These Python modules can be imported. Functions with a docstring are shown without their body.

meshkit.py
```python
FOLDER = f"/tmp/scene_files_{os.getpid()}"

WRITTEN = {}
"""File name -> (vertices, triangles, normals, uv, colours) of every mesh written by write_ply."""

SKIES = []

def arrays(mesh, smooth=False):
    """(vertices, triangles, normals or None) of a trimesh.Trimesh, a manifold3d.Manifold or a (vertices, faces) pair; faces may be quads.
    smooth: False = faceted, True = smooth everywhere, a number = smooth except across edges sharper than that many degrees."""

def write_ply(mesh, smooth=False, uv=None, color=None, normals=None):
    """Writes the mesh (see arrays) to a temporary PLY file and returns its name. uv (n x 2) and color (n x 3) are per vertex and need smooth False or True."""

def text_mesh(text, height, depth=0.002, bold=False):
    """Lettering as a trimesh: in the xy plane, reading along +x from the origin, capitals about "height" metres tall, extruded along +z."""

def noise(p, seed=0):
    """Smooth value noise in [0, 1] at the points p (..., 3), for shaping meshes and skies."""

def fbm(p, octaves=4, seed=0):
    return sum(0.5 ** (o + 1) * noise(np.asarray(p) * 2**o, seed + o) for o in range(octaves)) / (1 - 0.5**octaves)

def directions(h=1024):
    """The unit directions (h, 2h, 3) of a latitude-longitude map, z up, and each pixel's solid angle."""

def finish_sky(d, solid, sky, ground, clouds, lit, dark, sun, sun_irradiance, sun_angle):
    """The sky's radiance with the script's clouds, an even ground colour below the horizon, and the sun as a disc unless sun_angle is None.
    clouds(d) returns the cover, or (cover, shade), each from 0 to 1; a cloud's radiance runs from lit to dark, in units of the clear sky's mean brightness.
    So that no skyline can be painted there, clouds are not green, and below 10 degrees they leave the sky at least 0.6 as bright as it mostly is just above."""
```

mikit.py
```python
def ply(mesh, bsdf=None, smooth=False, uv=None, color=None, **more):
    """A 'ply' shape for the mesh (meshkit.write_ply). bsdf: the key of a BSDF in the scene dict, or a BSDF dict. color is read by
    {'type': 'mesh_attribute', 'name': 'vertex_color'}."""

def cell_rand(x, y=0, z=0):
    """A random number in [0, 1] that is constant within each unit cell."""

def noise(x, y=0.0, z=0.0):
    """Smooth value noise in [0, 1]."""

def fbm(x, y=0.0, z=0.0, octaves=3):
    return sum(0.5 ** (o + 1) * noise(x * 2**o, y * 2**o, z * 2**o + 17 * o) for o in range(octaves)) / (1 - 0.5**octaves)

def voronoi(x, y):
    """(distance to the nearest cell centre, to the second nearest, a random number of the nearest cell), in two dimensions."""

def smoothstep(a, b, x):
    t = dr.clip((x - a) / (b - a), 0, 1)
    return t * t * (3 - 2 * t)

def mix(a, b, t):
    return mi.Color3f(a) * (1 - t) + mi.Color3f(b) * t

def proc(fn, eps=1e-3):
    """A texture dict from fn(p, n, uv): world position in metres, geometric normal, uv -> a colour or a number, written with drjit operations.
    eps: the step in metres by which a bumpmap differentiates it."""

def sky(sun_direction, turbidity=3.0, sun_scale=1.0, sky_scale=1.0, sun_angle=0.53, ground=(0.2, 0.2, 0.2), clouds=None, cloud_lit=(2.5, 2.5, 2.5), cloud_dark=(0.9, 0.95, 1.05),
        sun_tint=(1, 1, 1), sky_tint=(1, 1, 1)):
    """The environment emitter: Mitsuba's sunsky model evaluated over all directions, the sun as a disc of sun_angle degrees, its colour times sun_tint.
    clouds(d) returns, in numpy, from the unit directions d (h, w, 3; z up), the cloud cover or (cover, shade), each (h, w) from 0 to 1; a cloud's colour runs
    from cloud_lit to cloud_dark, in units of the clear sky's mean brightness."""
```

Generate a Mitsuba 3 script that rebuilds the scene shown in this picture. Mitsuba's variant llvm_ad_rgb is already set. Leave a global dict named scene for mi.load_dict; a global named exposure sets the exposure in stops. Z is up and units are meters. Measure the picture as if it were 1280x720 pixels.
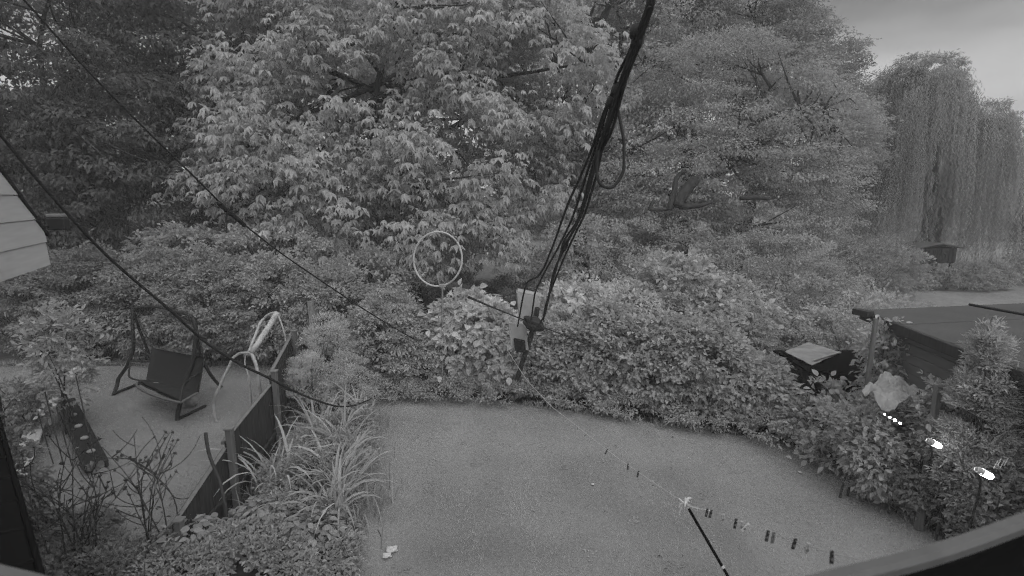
import math, re
import numpy as np, trimesh, mitsuba as mi, drjit as dr
from shapely.geometry import Polygon, box as sbox, Point
from shapely import contains_xy
import mikit, meshkit
from mikit import noise, fbm, smoothstep, mix, proc

T = mi.ScalarTransform4f
scene, labels = {}, {}

# ------------------------------------------------------------------ camera, sky, exposure
NIR = 1.7          # leaves reflect and pass most near-infrared light
H, PITCH = 4.2, math.radians(10)
CP, SP = math.cos(PITCH), math.sin(PITCH)
scene['camera'] = {'type': 'thinlens', 'aperture_radius': .005, 'focus_distance': 8.0, 'fov': 90.0, 'fov_axis': 'x', 'near_clip': 0.05, 'far_clip': 900.0,
                   'to_world': T().look_at(origin=[0, 0, H], target=[0, CP, H - SP], up=[0, 0, 1])}
scene['haze_air'] = {'type': 'homogeneous', 'albedo': .95, 'sigma_t': .0042}
scene['camera']['medium'] = {'type': 'ref', 'id': 'haze_air'}
exposure = 1.5


def cloud_cover(d):
    el = np.degrees(np.arcsin(np.clip(d[..., 2], -1, 1)))
    q = np.stack([d[..., 0] * 2.2, d[..., 1] * 2.2, d[..., 2] * 7.0], -1)
    n = meshkit.fbm(q + 5.3, 5, 3)
    n2 = meshkit.fbm(q * 2.7 + 1.7, 4, 9)
    shade = np.clip((el - 8.5) / 6.5, 0, 1) * 0.9 - np.clip((el - 20) / 45, 0, 1) * 1.1 + (n - 0.5) * 1.1 + (n2 - .5) * .45   # overcast, brighter overhead, lighter gap low down
    return np.ones_like(shade), np.clip(shade, 0, 1)


scene['sky'] = mikit.sky((0.35, -0.6, 0.72), turbidity=3, sun_scale=0.3, sun_angle=50, ground=(.2, .2, .2), clouds=cloud_cover,
                         cloud_lit=(2.5, 2.5, 2.5), cloud_dark=(.76, .76, .76), sun_tint=(.8105, .985, 1.3316))


# ------------------------------------------------------------------ helpers
def ray(u, v):
    a, b = (u - 640) / 640, (360 - v) / 640
    return np.array([a, CP + b * SP, -SP + b * CP])


def P(u, v, t):
    "the point at forward depth t on the sight line of a place in the survey photograph"
    return np.array([0, 0, H]) + ray(u, v) * t


def Z(u, v, z=0.0):
    d = ray(u, v)
    return np.array([0, 0, H]) + d * ((z - H) / d[2])


def nrm(a):
    return a / (np.linalg.norm(a, axis=-1, keepdims=True) + 1e-12)


def rngs(s):
    return np.random.default_rng(s)


class MB:
    def __init__(s):
        s.v, s.f, s.c, s.n = [], [], [], 0

    def put(s, V, F, C=None):
        V = np.asarray(V, float)
        s.v.append(V)
        s.f.append(np.asarray(F, int) + s.n)
        s.c.append(np.full((len(V), 3), .2) if C is None else np.broadcast_to(np.asarray(C, float), (len(V), 3)))
        s.n += len(V)
        return s

    def mesh(s, m, C=None):
        return s.put(m.vertices, m.faces, C)

    def tri(s):
        return np.vstack(s.v), np.vstack(s.f), np.vstack(s.c)


used = set()


def key(name, parent=None):
    k = name if parent is None else parent + '__' + name
    if k not in used:
        used.add(k)
        return k
    i = 1
    while f'{k}_{i:03d}' in used:
        i += 1
    k = f'{k}_{i:03d}'
    used.add(k)
    return k


def thing(name, label, cat, group=None):
    k = key(name)
    labels[k] = {'label': label, 'category': cat}
    if group:
        labels[k]['group'] = group
    return k


def add(name, m, bsdf, parent=None, smooth=False, to=None, kind=None, label=None, color=False):
    k = key(name, parent)
    col = None
    if isinstance(m, MB):
        V, F, C = m.tri()
        m = (V, F)
        col = C if color else None
    d = mikit.ply(m, bsdf, smooth, color=col)
    if to is not None:
        d['to_world'] = to
    scene[k] = d
    if kind or label:
        labels[k] = {}
        if kind:
            labels[k]['kind'] = kind
        if label:
            labels[k]['label'] = label
    return k


def one(name, label, cat, m, bsdf, smooth=False, group=None, color=False):
    "a thing that is one mesh"
    k = add(name, m, bsdf, None, smooth, color=color)
    labels[k] = {'label': label, 'category': cat}
    if group:
        labels[k]['group'] = group
    return k


def spline(pts, n):
    p = np.asarray(pts, float)
    if len(p) == 2:
        return p[0] + (p[1] - p[0]) * np.linspace(0, 1, n)[:, None]
    from scipy.interpolate import PchipInterpolator
    s = np.concatenate([[0], np.cumsum(np.linalg.norm(np.diff(p, axis=0), axis=1))])
    return PchipInterpolator(s, p)(np.linspace(0, s[-1], n))


def tube(pts, r, sides=7, cap=True):
    p = np.asarray(pts, float)
    r = np.broadcast_to(np.asarray(r, float), (len(p),))
    t = nrm(np.gradient(p, axis=0))
    a = np.cross(t[0], [0, 0, 1.0] if abs(t[0, 2]) < .9 else [1.0, 0, 0])
    A = []
    for i in range(len(p)):
        a = a - t[i] * np.dot(a, t[i])
        a = a / (np.linalg.norm(a) + 1e-12)
        A.append(a)
    A = np.array(A)
    B = np.cross(t, A)
    th = np.arange(sides) * 2 * np.pi / sides
    V = p[:, None] + r[:, None, None] * (np.cos(th)[None, :, None] * A[:, None] + np.sin(th)[None, :, None] * B[:, None])
    V = V.reshape(-1, 3)
    i, j = np.meshgrid(np.arange(len(p) - 1), np.arange(sides), indexing='ij')
    q = np.stack([i * sides + j, i * sides + (j + 1) % sides, (i + 1) * sides + (j + 1) % sides, (i + 1) * sides + j], -1).reshape(-1, 4)
    F = np.vstack([q[:, [0, 1, 2]], q[:, [0, 2, 3]]])
    if cap:
        n = len(V)
        V = np.vstack([V, p[0], p[-1]])
        e = (len(p) - 1) * sides
        k = np.arange(sides)
        F = np.vstack([F, np.stack([np.full(sides, n), (k + 1) % sides, k], 1), np.stack([np.full(sides, n + 1), e + k, e + (k + 1) % sides], 1)])
    return V, F


def tb(pts, r, n=None, sides=7):
    p = spline(pts, n) if n else np.asarray(pts, float)
    if np.ndim(r):
        r = np.interp(np.linspace(0, 1, len(p)), np.linspace(0, 1, len(r)), r)
    return tube(p, r, sides)


def bbox(a, b, bev=.006):
    "an axis-aligned box with chamfered edges"
    a, b = np.minimum(a, b), np.maximum(a, b)
    bev = min(bev, (b - a).min() * .3)
    pts = []
    for i in range(3):
        lo, hi = a + bev, b - bev
        lo[i], hi[i] = a[i], b[i]
        pts += [[x, y, z] for x in (lo[0], hi[0]) for y in (lo[1], hi[1]) for z in (lo[2], hi[2])]
    return trimesh.convex.convex_hull(np.array(pts))


def obox(c, ex, ey, ez, bev=.006):
    "a chamfered box about c with half-axes ex, ey, ez"
    c, ex, ey, ez = (np.asarray(x, float) for x in (c, ex, ey, ez))
    L = [np.linalg.norm(x) for x in (ex, ey, ez)]
    m = bbox(-np.array(L), np.array(L), bev)
    M = np.stack([ex / L[0], ey / L[1], ez / L[2]], 1)
    m.vertices = m.vertices @ M.T + c
    if np.linalg.det(M) < 0:
        m.invert()
    return m


def beam(a, b, w, h, up=(0, 0, 1), bev=.006):
    a, b = np.asarray(a, float), np.asarray(b, float)
    t = nrm(b - a)
    s = nrm(np.cross(t, up))
    n = np.cross(s, t)
    return obox((a + b) / 2, (b - a) / 2, s * w / 2, n * h / 2, bev)


def leaves(p, A, N, L, W, fold=.22, droop=.15):
    A = nrm(A)
    S = nrm(np.cross(A, N))
    N = np.cross(S, A)
    L, W = np.broadcast_to(L, (len(p),))[:, None], np.broadcast_to(W, (len(p),))[:, None]
    m = p + A * L * .48
    V = np.stack([p, m + S * W / 2 + N * fold * W, p + A * L - N * L * droop, m - S * W / 2 + N * fold * W], 1).reshape(-1, 3)
    b = np.arange(len(p))[:, None] * 4
    return V, np.vstack([b + [0, 1, 2], b + [0, 2, 3]])


def big_leaf(p, A, N, L, W, fold=.18, droop=.25):
    "one leaf with a midrib, a rounded outline and a bend"
    A = nrm(np.asarray(A, float))
    S = nrm(np.cross(A, N))
    N = np.cross(S, A)
    ts = np.array([0, .18, .45, .75, 1.0])
    ws = np.array([.06, .72, 1.0, .66, .02]) * W / 2
    V, F = [], []
    for t, w in zip(ts, ws):
        c = p + A * L * t - N * droop * L * t * t
        V += [c + S * w + N * fold * w * 2, c, c - S * w + N * fold * w * 2]
    for i in range(4):
        k = 3 * i
        F += [[k, k + 1, k + 4], [k, k + 4, k + 3], [k + 1, k + 2, k + 5], [k + 1, k + 5, k + 4]]
    return np.array(V), np.array(F)


def strap(p, az, L, W, lean, bend, K=7, twist=0.0):
    "an arching strap leaf with a keel"
    V, F = [], []
    h = np.array([math.cos(az), math.sin(az), 0])
    s = np.array([-math.sin(az), math.cos(az), 0])
    c, ang = np.array(p, float), lean
    for i in range(K + 1):
        t = i / K
        d = h * math.sin(ang) + np.array([0, 0, math.cos(ang)])
        n = -h * math.cos(ang) + np.array([0, 0, math.sin(ang)])
        w = W * (0.65 + .5 * t) * (1 - t ** 4) / 2 + .001
        ss = s * math.cos(twist * t) + n * math.sin(twist * t)
        V += [c + ss * w + n * w * .35, c - n * 0, c - ss * w + n * w * .35]
        c = c + d * L / K
        ang += bend / K * (0.4 + 1.2 * t)
    for i in range(K):
        k = 3 * i
        F += [[k, k + 1, k + 4], [k, k + 4, k + 3], [k + 1, k + 2, k + 5], [k + 1, k + 5, k + 4]]
    return np.array(V), np.array(F)


def clusters(lobes, n, rng, gap=.36, size=1.6, inner=.55):
    lobes = np.asarray(lobes, float)
    w = (lobes[:, 3] * lobes[:, 4] * lobes[:, 5]) ** (2 / 3)
    out, outer = [], []
    while sum(map(len, out)) < n:
        k = rng.choice(len(lobes), 4 * n, p=w / w.sum())
        d = nrm(rng.normal(size=(4 * n, 3)))
        r = inner + (1 - inner) * rng.random(4 * n) ** .6
        p = lobes[k, :3] + d * r[:, None] * lobes[k, 3:6]
        deep = np.zeros(len(p), bool)
        for l in lobes:
            deep |= (((p - l[:3]) / l[3:6]) ** 2).sum(1) < .62 ** 2
        ok = (meshkit.fbm(p / size + 31.7, 3, 5) > gap) & (~deep | (rng.random(len(p)) < .12)) & (p[:, 2] > .15)
        out.append(p[ok])
        outer.append(d[ok])
    return np.vstack(out)[:n], np.vstack(outer)[:n]


def tuft(c, o, per, rng, cr, L, W, droop=.35, flat=.55, tone=(.85, 1.15), base=.4, leaf_tone=.12, fold=.22, outward=.5):
    "leaves round each cluster centre c, o the way out of the crown"
    n = len(c)
    C = np.repeat(c, per, 0)
    O = np.repeat(o, per, 0)
    off = nrm(rng.normal(size=(n * per, 3))) * (rng.random(n * per) ** .5)[:, None]
    off[:, 2] = np.where(off[:, 2] < -.2, -off[:, 2] * .6, off[:, 2])
    R = np.repeat(cr * rng.uniform(.6, 1.3, n), per)[:, None]
    p = C + off * R * [1, 1, flat]
    A = off * outward + O * .45 + rng.normal(size=(n * per, 3)) * .35 + [0, 0, -droop]
    N = off * .5 + O * .45 + rng.normal(size=(n * per, 3)) * .4 + [0, 0, .75]
    s = rng.uniform(.7, 1.25, n * per)
    V, F = leaves(p, A, N, L * s, W * s, fold)
    t = base * np.repeat(rng.uniform(tone[0], tone[1], n), per) * rng.normal(1, leaf_tone, n * per)
    col = np.repeat(np.clip(t * NIR, .03, .92), 4)[:, None] * np.ones(3)
    return V, F, col


def branch_set(k, base, top, r0, targets, cl, rng, bark, twigs=True, lean=.25):
    "trunk, limbs towards targets, and thin branches from the limbs to the leaf clusters"
    base, top = np.asarray(base, float), np.asarray(top, float)
    mid = (base + top) / 2 + rng.normal(size=3) * [lean, lean, 0]
    tr = spline([base + [0, 0, -.15], base + [0, 0, .15], mid, top], 12)
    rr = np.interp(np.linspace(0, 1, 12), [0, .08, .5, 1], [r0 * 1.5, r0 * 1.1, r0 * .85, r0 * .45])
    V, F = tube(tr, rr, 9)
    add('trunk', (V, F), bark, k, smooth=True)
    tw, pts = MB(), [tr]
    for t in targets:
        s = tr[rng.integers(5, 12)]
        d = t - s
        m = s + d * .5 + [0, 0, .12 * np.linalg.norm(d)] + rng.normal(size=3) * .12 * np.linalg.norm(d)
        q = spline([s, m, t], 9)
        add('limb', tube(q, np.linspace(r0 * .42, r0 * .08, 9), 6), bark, k, smooth=True)
        pts.append(q)
    if twigs and cl is not None:
        allp = np.vstack(pts)
        for c in cl:
            s = allp[np.argmin(((allp - c) ** 2).sum(1) + .6 * np.maximum(allp[:, 2] - c[2], 0) ** 2)]
            m = (s + c) / 2 + rng.normal(size=3) * .15
            tw.put(*tube(np.array([s, m, c]), [r0 * .1 + .006, r0 * .07 + .004, .004], 4, False))
        if tw.n:
            add('branches', tw, bark, k, kind='stuff')


# ------------------------------------------------------------------ materials (a monochrome near-infrared view: every surface is a grey)
def grey(name, fn, rough=None, bump=None, bscale=.002):
    tex = proc(fn) if callable(fn) else {'type': 'rgb', 'value': [fn] * 3}
    b = {'type': 'diffuse', 'reflectance': tex} if rough is None else {'type': 'principled', 'base_color': tex, 'roughness': rough, 'specular': .4}
    if bump:
        b = {'type': 'bumpmap', 'nested_texture': proc(bump), 'scale': bscale, 'nested_bsdf': b}
    scene[name] = {'type': 'twosided', 'nested': b}
    return name


def g3(x):
    return mi.Color3f(x)


scene['mat_leaf'] = {'type': 'principledthin', 'base_color': {'type': 'mesh_attribute', 'name': 'vertex_color'}, 'roughness': .75, 'diff_trans': .85, 'eta': 1.35}
grey('mat_bark', lambda p, n, uv: g3(.05 + .07 * fbm(p.x * 9, p.y * 9, p.z * 2.2, 3)))
grey('mat_stem', .12)
grey('mat_lawn', lambda p, n, uv: g3(.30 + .12 * fbm(p.x * 1.1, p.y * 1.1, 0, 3) + .05 * (fbm(p.x * 26, p.y * 26, 3, 2) - .5) - .08 * smoothstep(.5, .75, fbm(p.x * .45 + 9, p.y * .45, 0, 3))))
grey('mat_soil', lambda p, n, uv: g3(.06 + .10 * fbm(p.x * 5, p.y * 5, 0, 4)))
grey('mat_field', lambda p, n, uv: g3(.24 + .16 * fbm(p.x * .5, p.y * .5, 0, 4) + .12 * (fbm(p.x * 9, p.y * 9, 3, 2) - .5)))
grey('mat_white_board', lambda p, n, uv: g3(.62 + .1 * (fbm(p.x * 3, p.y * 3, p.z * 30, 3) - .5) - .1 * smoothstep(.6, .8, fbm(p.x * 2, p.y * 2, p.z * 2, 3))), .55)
grey('mat_dark_timber', lambda p, n, uv: g3(.028 + .05 * fbm(p.x * 40, p.y * 40, p.z * 3, 3)), .7)
grey('mat_post', lambda p, n, uv: g3(.12 + .14 * fbm(p.x * 30, p.y * 30, p.z * 3, 3)))
grey('mat_old_post', lambda p, n, uv: g3(.2 + .16 * fbm(p.x * 30, p.y * 30, p.z * 3, 3)))
grey('mat_felt', lambda p, n, uv: g3(.11 + .05 * fbm(p.x * 2.2, p.y * 2.2, p.z, 4) + .02 * noise(p.x * 60, p.y * 60, 0)))
grey('mat_shed_wall', lambda p, n, uv: g3(.17 + .07 * fbm(p.x * 3, p.y * 3, p.z * 12, 3)))
grey('mat_dark_wall', lambda p, n, uv: g3(.03 + .03 * fbm(p.x * 3, p.y * 3, p.z * 3, 3)))
grey('mat_black_metal', .034, .5)
grey('mat_black_fabric', lambda p, n, uv: g3(.045 + .015 * noise(p.x * 90, p.y * 90, p.z * 90)))
grey('mat_white_metal', lambda p, n, uv: g3(.6 - .22 * smoothstep(.45, .75, fbm(p.x * 7, p.y * 7, p.z * 7, 3))), .45)
grey('mat_ring', lambda p, n, uv: g3(.68 - .3 * smoothstep(.5, .75, fbm(p.x * 6, p.y * 6, p.z * 6, 3))), .55)
grey('mat_cable', lambda p, n, uv: g3(.02 + .025 * fbm(p.x * 14, p.y * 14, p.z * 14, 2)), .6)
grey('mat_pale_plastic', lambda p, n, uv: g3(.42 + .14 * (fbm(p.x * 6, p.y * 6, p.z * 6, 3) - .5)), .5)
grey('mat_pale_sheet', lambda p, n, uv: g3(.36 + .26 * (fbm(p.x * 5, p.y * 5, p.z * 5, 3) - .5)), .4)
grey('mat_peg_dark', .05, .5)
grey('mat_peg_mid', .2, .5)
grey('mat_peg_pale', .62, .5)
grey('mat_line', .65)
grey('mat_gutter', lambda p, n, uv: g3(.125 + .05 * fbm(p.x * 12, p.y * 12, p.z * 12, 3)), .6)
grey('mat_black', .012)
grey('mat_flower', .75)
grey('mat_pale_stone', lambda p, n, uv: g3(.3 + .2 * fbm(p.x * 20, p.y * 20, p.z * 20, 2)))
grey('mat_hut', lambda p, n, uv: g3(.03 + .03 * fbm(p.x * 6, p.y * 6, p.z * 2, 3)))
BARK = 'mat_bark'

# ------------------------------------------------------------------ ground


def gz(x, y):
    x, y = np.asarray(x, float), np.asarray(y, float)
    return .03 * (meshkit.fbm(np.stack([x * .45, y * .45, x * 0], -1), 3, 2) - .5)


def sheet(poly, step, dz, edge_noise=0):
    x0, y0, x1, y1 = poly.bounds
    xs, ys = np.arange(x0, x1 + step, step), np.arange(y0, y1 + step, step)
    X, Y = np.meshgrid(xs, ys, indexing='ij')
    V = np.stack([X, Y, gz(X, Y) + dz], -1).reshape(-1, 3)
    ny = len(ys)
    i, j = np.meshgrid(np.arange(len(xs) - 1), np.arange(ny - 1), indexing='ij')
    q = np.stack([i * ny + j, (i + 1) * ny + j, (i + 1) * ny + j + 1, i * ny + j + 1], -1).reshape(-1, 4)
    c = V[q].mean(1)
    q = q[contains_xy(poly, c[:, 0], c[:, 1])]
    F = np.vstack([q[:, [0, 1, 2]], q[:, [0, 2, 3]]])
    u, inv = np.unique(F, return_inverse=True)
    return V[u], inv.reshape(F.shape)


# soil near the house, and the wide field beyond that runs to the horizon (one sheet)
gx = np.concatenate([np.linspace(-700, -40, 14), np.linspace(-30, 45, 76), np.linspace(60, 700, 14)])
gy = np.concatenate([np.linspace(-60, -6, 6), np.linspace(-4, 40, 45), np.linspace(50, 800, 16)])
X, Y = np.meshgrid(gx, gy, indexing='ij')
ny = len(gy)
i, j = np.meshgrid(np.arange(len(gx) - 1), np.arange(ny - 1), indexing='ij')
q = np.stack([i * ny + j, (i + 1) * ny + j, (i + 1) * ny + j + 1, i * ny + j + 1], -1).reshape(-1, 4)
add('ground', (np.stack([X, Y, gz(X, Y) - .02], -1).reshape(-1, 3), q), 'mat_soil', kind='structure', smooth=True)
field_poly = Polygon([(-60, 12.55), (-60, 120), (140, 120), (140, 13.5), (9, 13.5), (4, 12.55)])
add('field', sheet(field_poly, .5, .0), 'mat_field', kind='structure', smooth=True)
lawn_px = [(452, 500), (520, 496), (600, 503), (660, 512), (730, 522), (800, 533), (880, 545), (960, 556), (1010, 568), (1060, 598), (1110, 640), (1160, 675), (1200, 705)]
lp = [Z(*p)[:2] for p in lawn_px]
lawn_poly = Polygon(lp + [(5.6, 4.2), (5.6, .3), (-1.5, .3), (-1.6, 4.6), (-2.0, 6.6), (-2.55, 8.6)]).buffer(.22)
add('lawn', sheet(lawn_poly, .1, .0), 'mat_lawn', kind='structure', smooth=True)
yard_poly = Polygon([(-13.5, 12.5), (-4.7, 12.5), (-4.55, 9.6), (-4.2, 7.3), (-4.15, 3.0), (-13.5, 3.0)])
add('yard_lawn', sheet(yard_poly, .15, .0), 'mat_lawn', kind='structure', smooth=True)


def blades(poly, n, rng, h=.035, tone=1.0):
    x0, y0, x1, y1 = poly.bounds
    p = rng.uniform((x0, y0), (x1, y1), (int(n * 1.7), 2))
    p = p[contains_xy(poly, p[:, 0], p[:, 1])][:n]
    m = len(p)
    b = np.stack([p[:, 0], p[:, 1], gz(p[:, 0], p[:, 1]) - .003], 1)
    az = rng.uniform(0, 2 * np.pi, m)
    s = np.stack([np.cos(az), np.sin(az), 0 * az], 1) * rng.uniform(.003, .006, m)[:, None]
    patch = meshkit.fbm(np.stack([p[:, 0] * .9, p[:, 1] * .9, p[:, 0] * 0], -1), 3, 8)
    hh = h * rng.uniform(.5, 1.3, m) * (.55 + .9 * patch)
    t = b + np.stack([rng.normal(0, .7, m) * hh, rng.normal(0, .7, m) * hh, hh], 1)
    V = np.stack([b - s, b + s, t], 1).reshape(-1, 3)
    band = 1 + .07 * np.sin((p[:, 0] + .12 * p[:, 1] + .25 * patch) * 2 * np.pi / .95)
    c = np.clip((.315 + .12 * patch) * band * tone * NIR * rng.normal(1, .06, m), .08, .9)
    return V, np.arange(3 * m).reshape(-1, 3), np.repeat(c, 3)[:, None] * np.ones(3)


mb = MB()
mb.put(*blades(lawn_poly, 200000, rngs(1), .026))
mb.put(*blades(yard_poly, 110000, rngs(2), .03, .84))
r = rngs(3)
for poly, n in ((lawn_poly, 420), (yard_poly, 240)):
    for f in r.random(n):
        e = np.array(poly.exterior.interpolate(f, normalized=True).coords[0]) + r.normal(size=2) * .09
        if e[1] < 4.2:
            continue
        m = r.integers(8, 20)
        b = np.stack([e[0] + r.normal(0, .05, m), e[1] + r.normal(0, .05, m), np.full(m, -.01)], 1)
        A = np.stack([r.normal(0, .5, m), r.normal(0, .5, m), np.ones(m)], 1)
        mb.put(*leaves(b, A, r.normal(size=(m, 3)), r.uniform(.06, .17, m), .009, .1, .3), np.full(3, .36 * NIR * r.uniform(.7, 1.2)))
for _ in range(150):
    e = r.uniform((-12, 4.5), (5, 11.5))
    if not (contains_xy(lawn_poly, *e) or contains_xy(yard_poly, *e)):
        continue
    m = r.integers(6, 16)
    b = np.stack([e[0] + r.normal(0, .05, m), e[1] + r.normal(0, .05, m), np.full(m, .012)], 1)
    az = r.uniform(0, 6.28, m)
    mb.put(*leaves(b, np.stack([np.cos(az), np.sin(az), .25 + 0 * az], 1), np.tile([0, 0, 1.0], (m, 1)), r.uniform(.03, .06, m), .02, .1, .1), np.full(3, .34 * NIR * r.uniform(.75, 1.15)))
k = add('grass', mb, 'mat_leaf', kind='stuff', color=True)
labels[k].update(label='short mown grey grass covering both gardens', category='grass')

# fallen dead leaves, petals and crumbs on the lawns
for (u, v, s, lab) in [(490, 690, .07, 'crumpled white scrap on the lawn near the bottom edge, larger of the pair'),
                       (484, 697, .05, 'small crumpled white scrap just left of the larger one on the lawn'),
                       (475, 600, .045, 'small pale pebble on the lawn beside the strap-leaved plants'),
                       (741, 607, .022, 'tiny pale scrap alone in the middle of the lawn'),
                       (1000, 592, .028, 'tiny pale scrap on the lawn near the right-hand hedge'),
                       (459, 625, .024, 'tiny pale pebble at the left lawn edge below the larger pebble')]:
    m = trimesh.creation.icosphere(2, s)
    m.vertices *= 1 + .5 * (meshkit.noise(m.vertices / s * 1.6 + u, 3)[:, None] - .5) * 2
    m.vertices *= [1, .8, .5]
    q = Z(u, v)
    m.vertices += [q[0], q[1], .02 + s * .2]
    one('scrap' if 'scrap' in lab else 'pebble', lab, 'scrap' if 'scrap' in lab else 'pebble', m, 'mat_flower' if 'scrap' in lab else 'mat_pale_stone', smooth=40)
mb = MB()
r = rngs(77)
for _ in range(90):
    a = r.uniform((-12, 4), (5.5, 11.5))
    if contains_xy(lawn_poly, *a) or contains_xy(yard_poly, *a):
        V, F = big_leaf(np.array([a[0], a[1], .035]), np.append(r.normal(size=2), r.normal() * .2), [0, 0, 1], r.uniform(.025, .055), r.uniform(.015, .03))
        mb.put(V, F, r.choice([.12, .2, .5], p=[.4, .52, .08]))
k = add('fallen_leaves', mb, 'mat_leaf', kind='stuff', color=True)
labels[k].update(label='small fallen leaves scattered over the grass', category='fallen leaves')

# ------------------------------------------------------------------ neighbour's house corner at the left (white boarded gable over a dark wall)
k = thing('neighbour_house', 'house corner at the left edge with white boarded gable above a dark wall', 'house')
hd = np.array([.457, -.8895, 0])       # along the gable, towards the viewer
hn = np.array([.8895, .457, 0])        # out of the gable
hA = np.array([-5.5, 6.0, 0])


def hp(s, o, z):
    return hA + hd * s + hn * o + [0, 0, z]


gable = Polygon([(0, 3.42), (0, 3.72), (.03, 3.81), (.45, 4.11), (.89, 4.41), (1.65, 4.92), (3.2, 5.96), (3.2, 3.42)])
core = trimesh.creation.extrude_polygon(gable.buffer(-.01), .6, engine='earcut')
M = np.eye(4)
M[:3, 0], M[:3, 1], M[:3, 2], M[:3, 3] = hd, [0, 0, 1], np.cross(hd, [0, 0, 1]), hA
sgn = np.dot(M[:3, 2], hn)
if sgn > 0:
    core.vertices[:, 2] -= .6
core.apply_transform(M)
if np.linalg.det(M[:3, :3]) < 0:
    core.invert()
wall = add('wall', core, 'mat_white_board', k)
z = 3.42
i = 0
while z < 6.4:
    g = gable.intersection(sbox(-.1, z, 4, z + .262))
    if not g.is_empty and g.area > .002:
        mbp = trimesh.creation.extrude_polygon(g, .026, engine='earcut')
        v = mbp.vertices.copy()
        o = v[:, 2] + .004 + .012 * (1 - (v[:, 1] - z) / .262)
        mbp.vertices = hA + v[:, :1] * hd + v[:, 1:2] * np.array([0, 0, 1]) + o[:, None] * hn
        mbp.fix_normals()
        add('plank', mbp, 'mat_white_board', wall)
    z += .27
add('roof', beam(hp(-.08, -1.9, 3.77), hp(3.2, -1.9, 5.99), 3.9, .05), 'mat_dark_wall', k)
mbw = MB()
mbw.mesh(obox(hp(1.65, -2.64, 1.68), hd * 1.5, hn * 2.0, [0, 0, 1.7]))
mbw.mesh(obox(hp(1.6, -2.6, 3.6), hd * 1.55, hn * 1.95, [0, 0, .21]))
add('lower_wall', mbw, 'mat_dark_wall', k)
add('corner_post', beam(hp(.1, -.62, 0), hp(.1, -.62, 3.38), .08, .08, up=(1, 0, 0)), 'mat_dark_timber', k)

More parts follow.
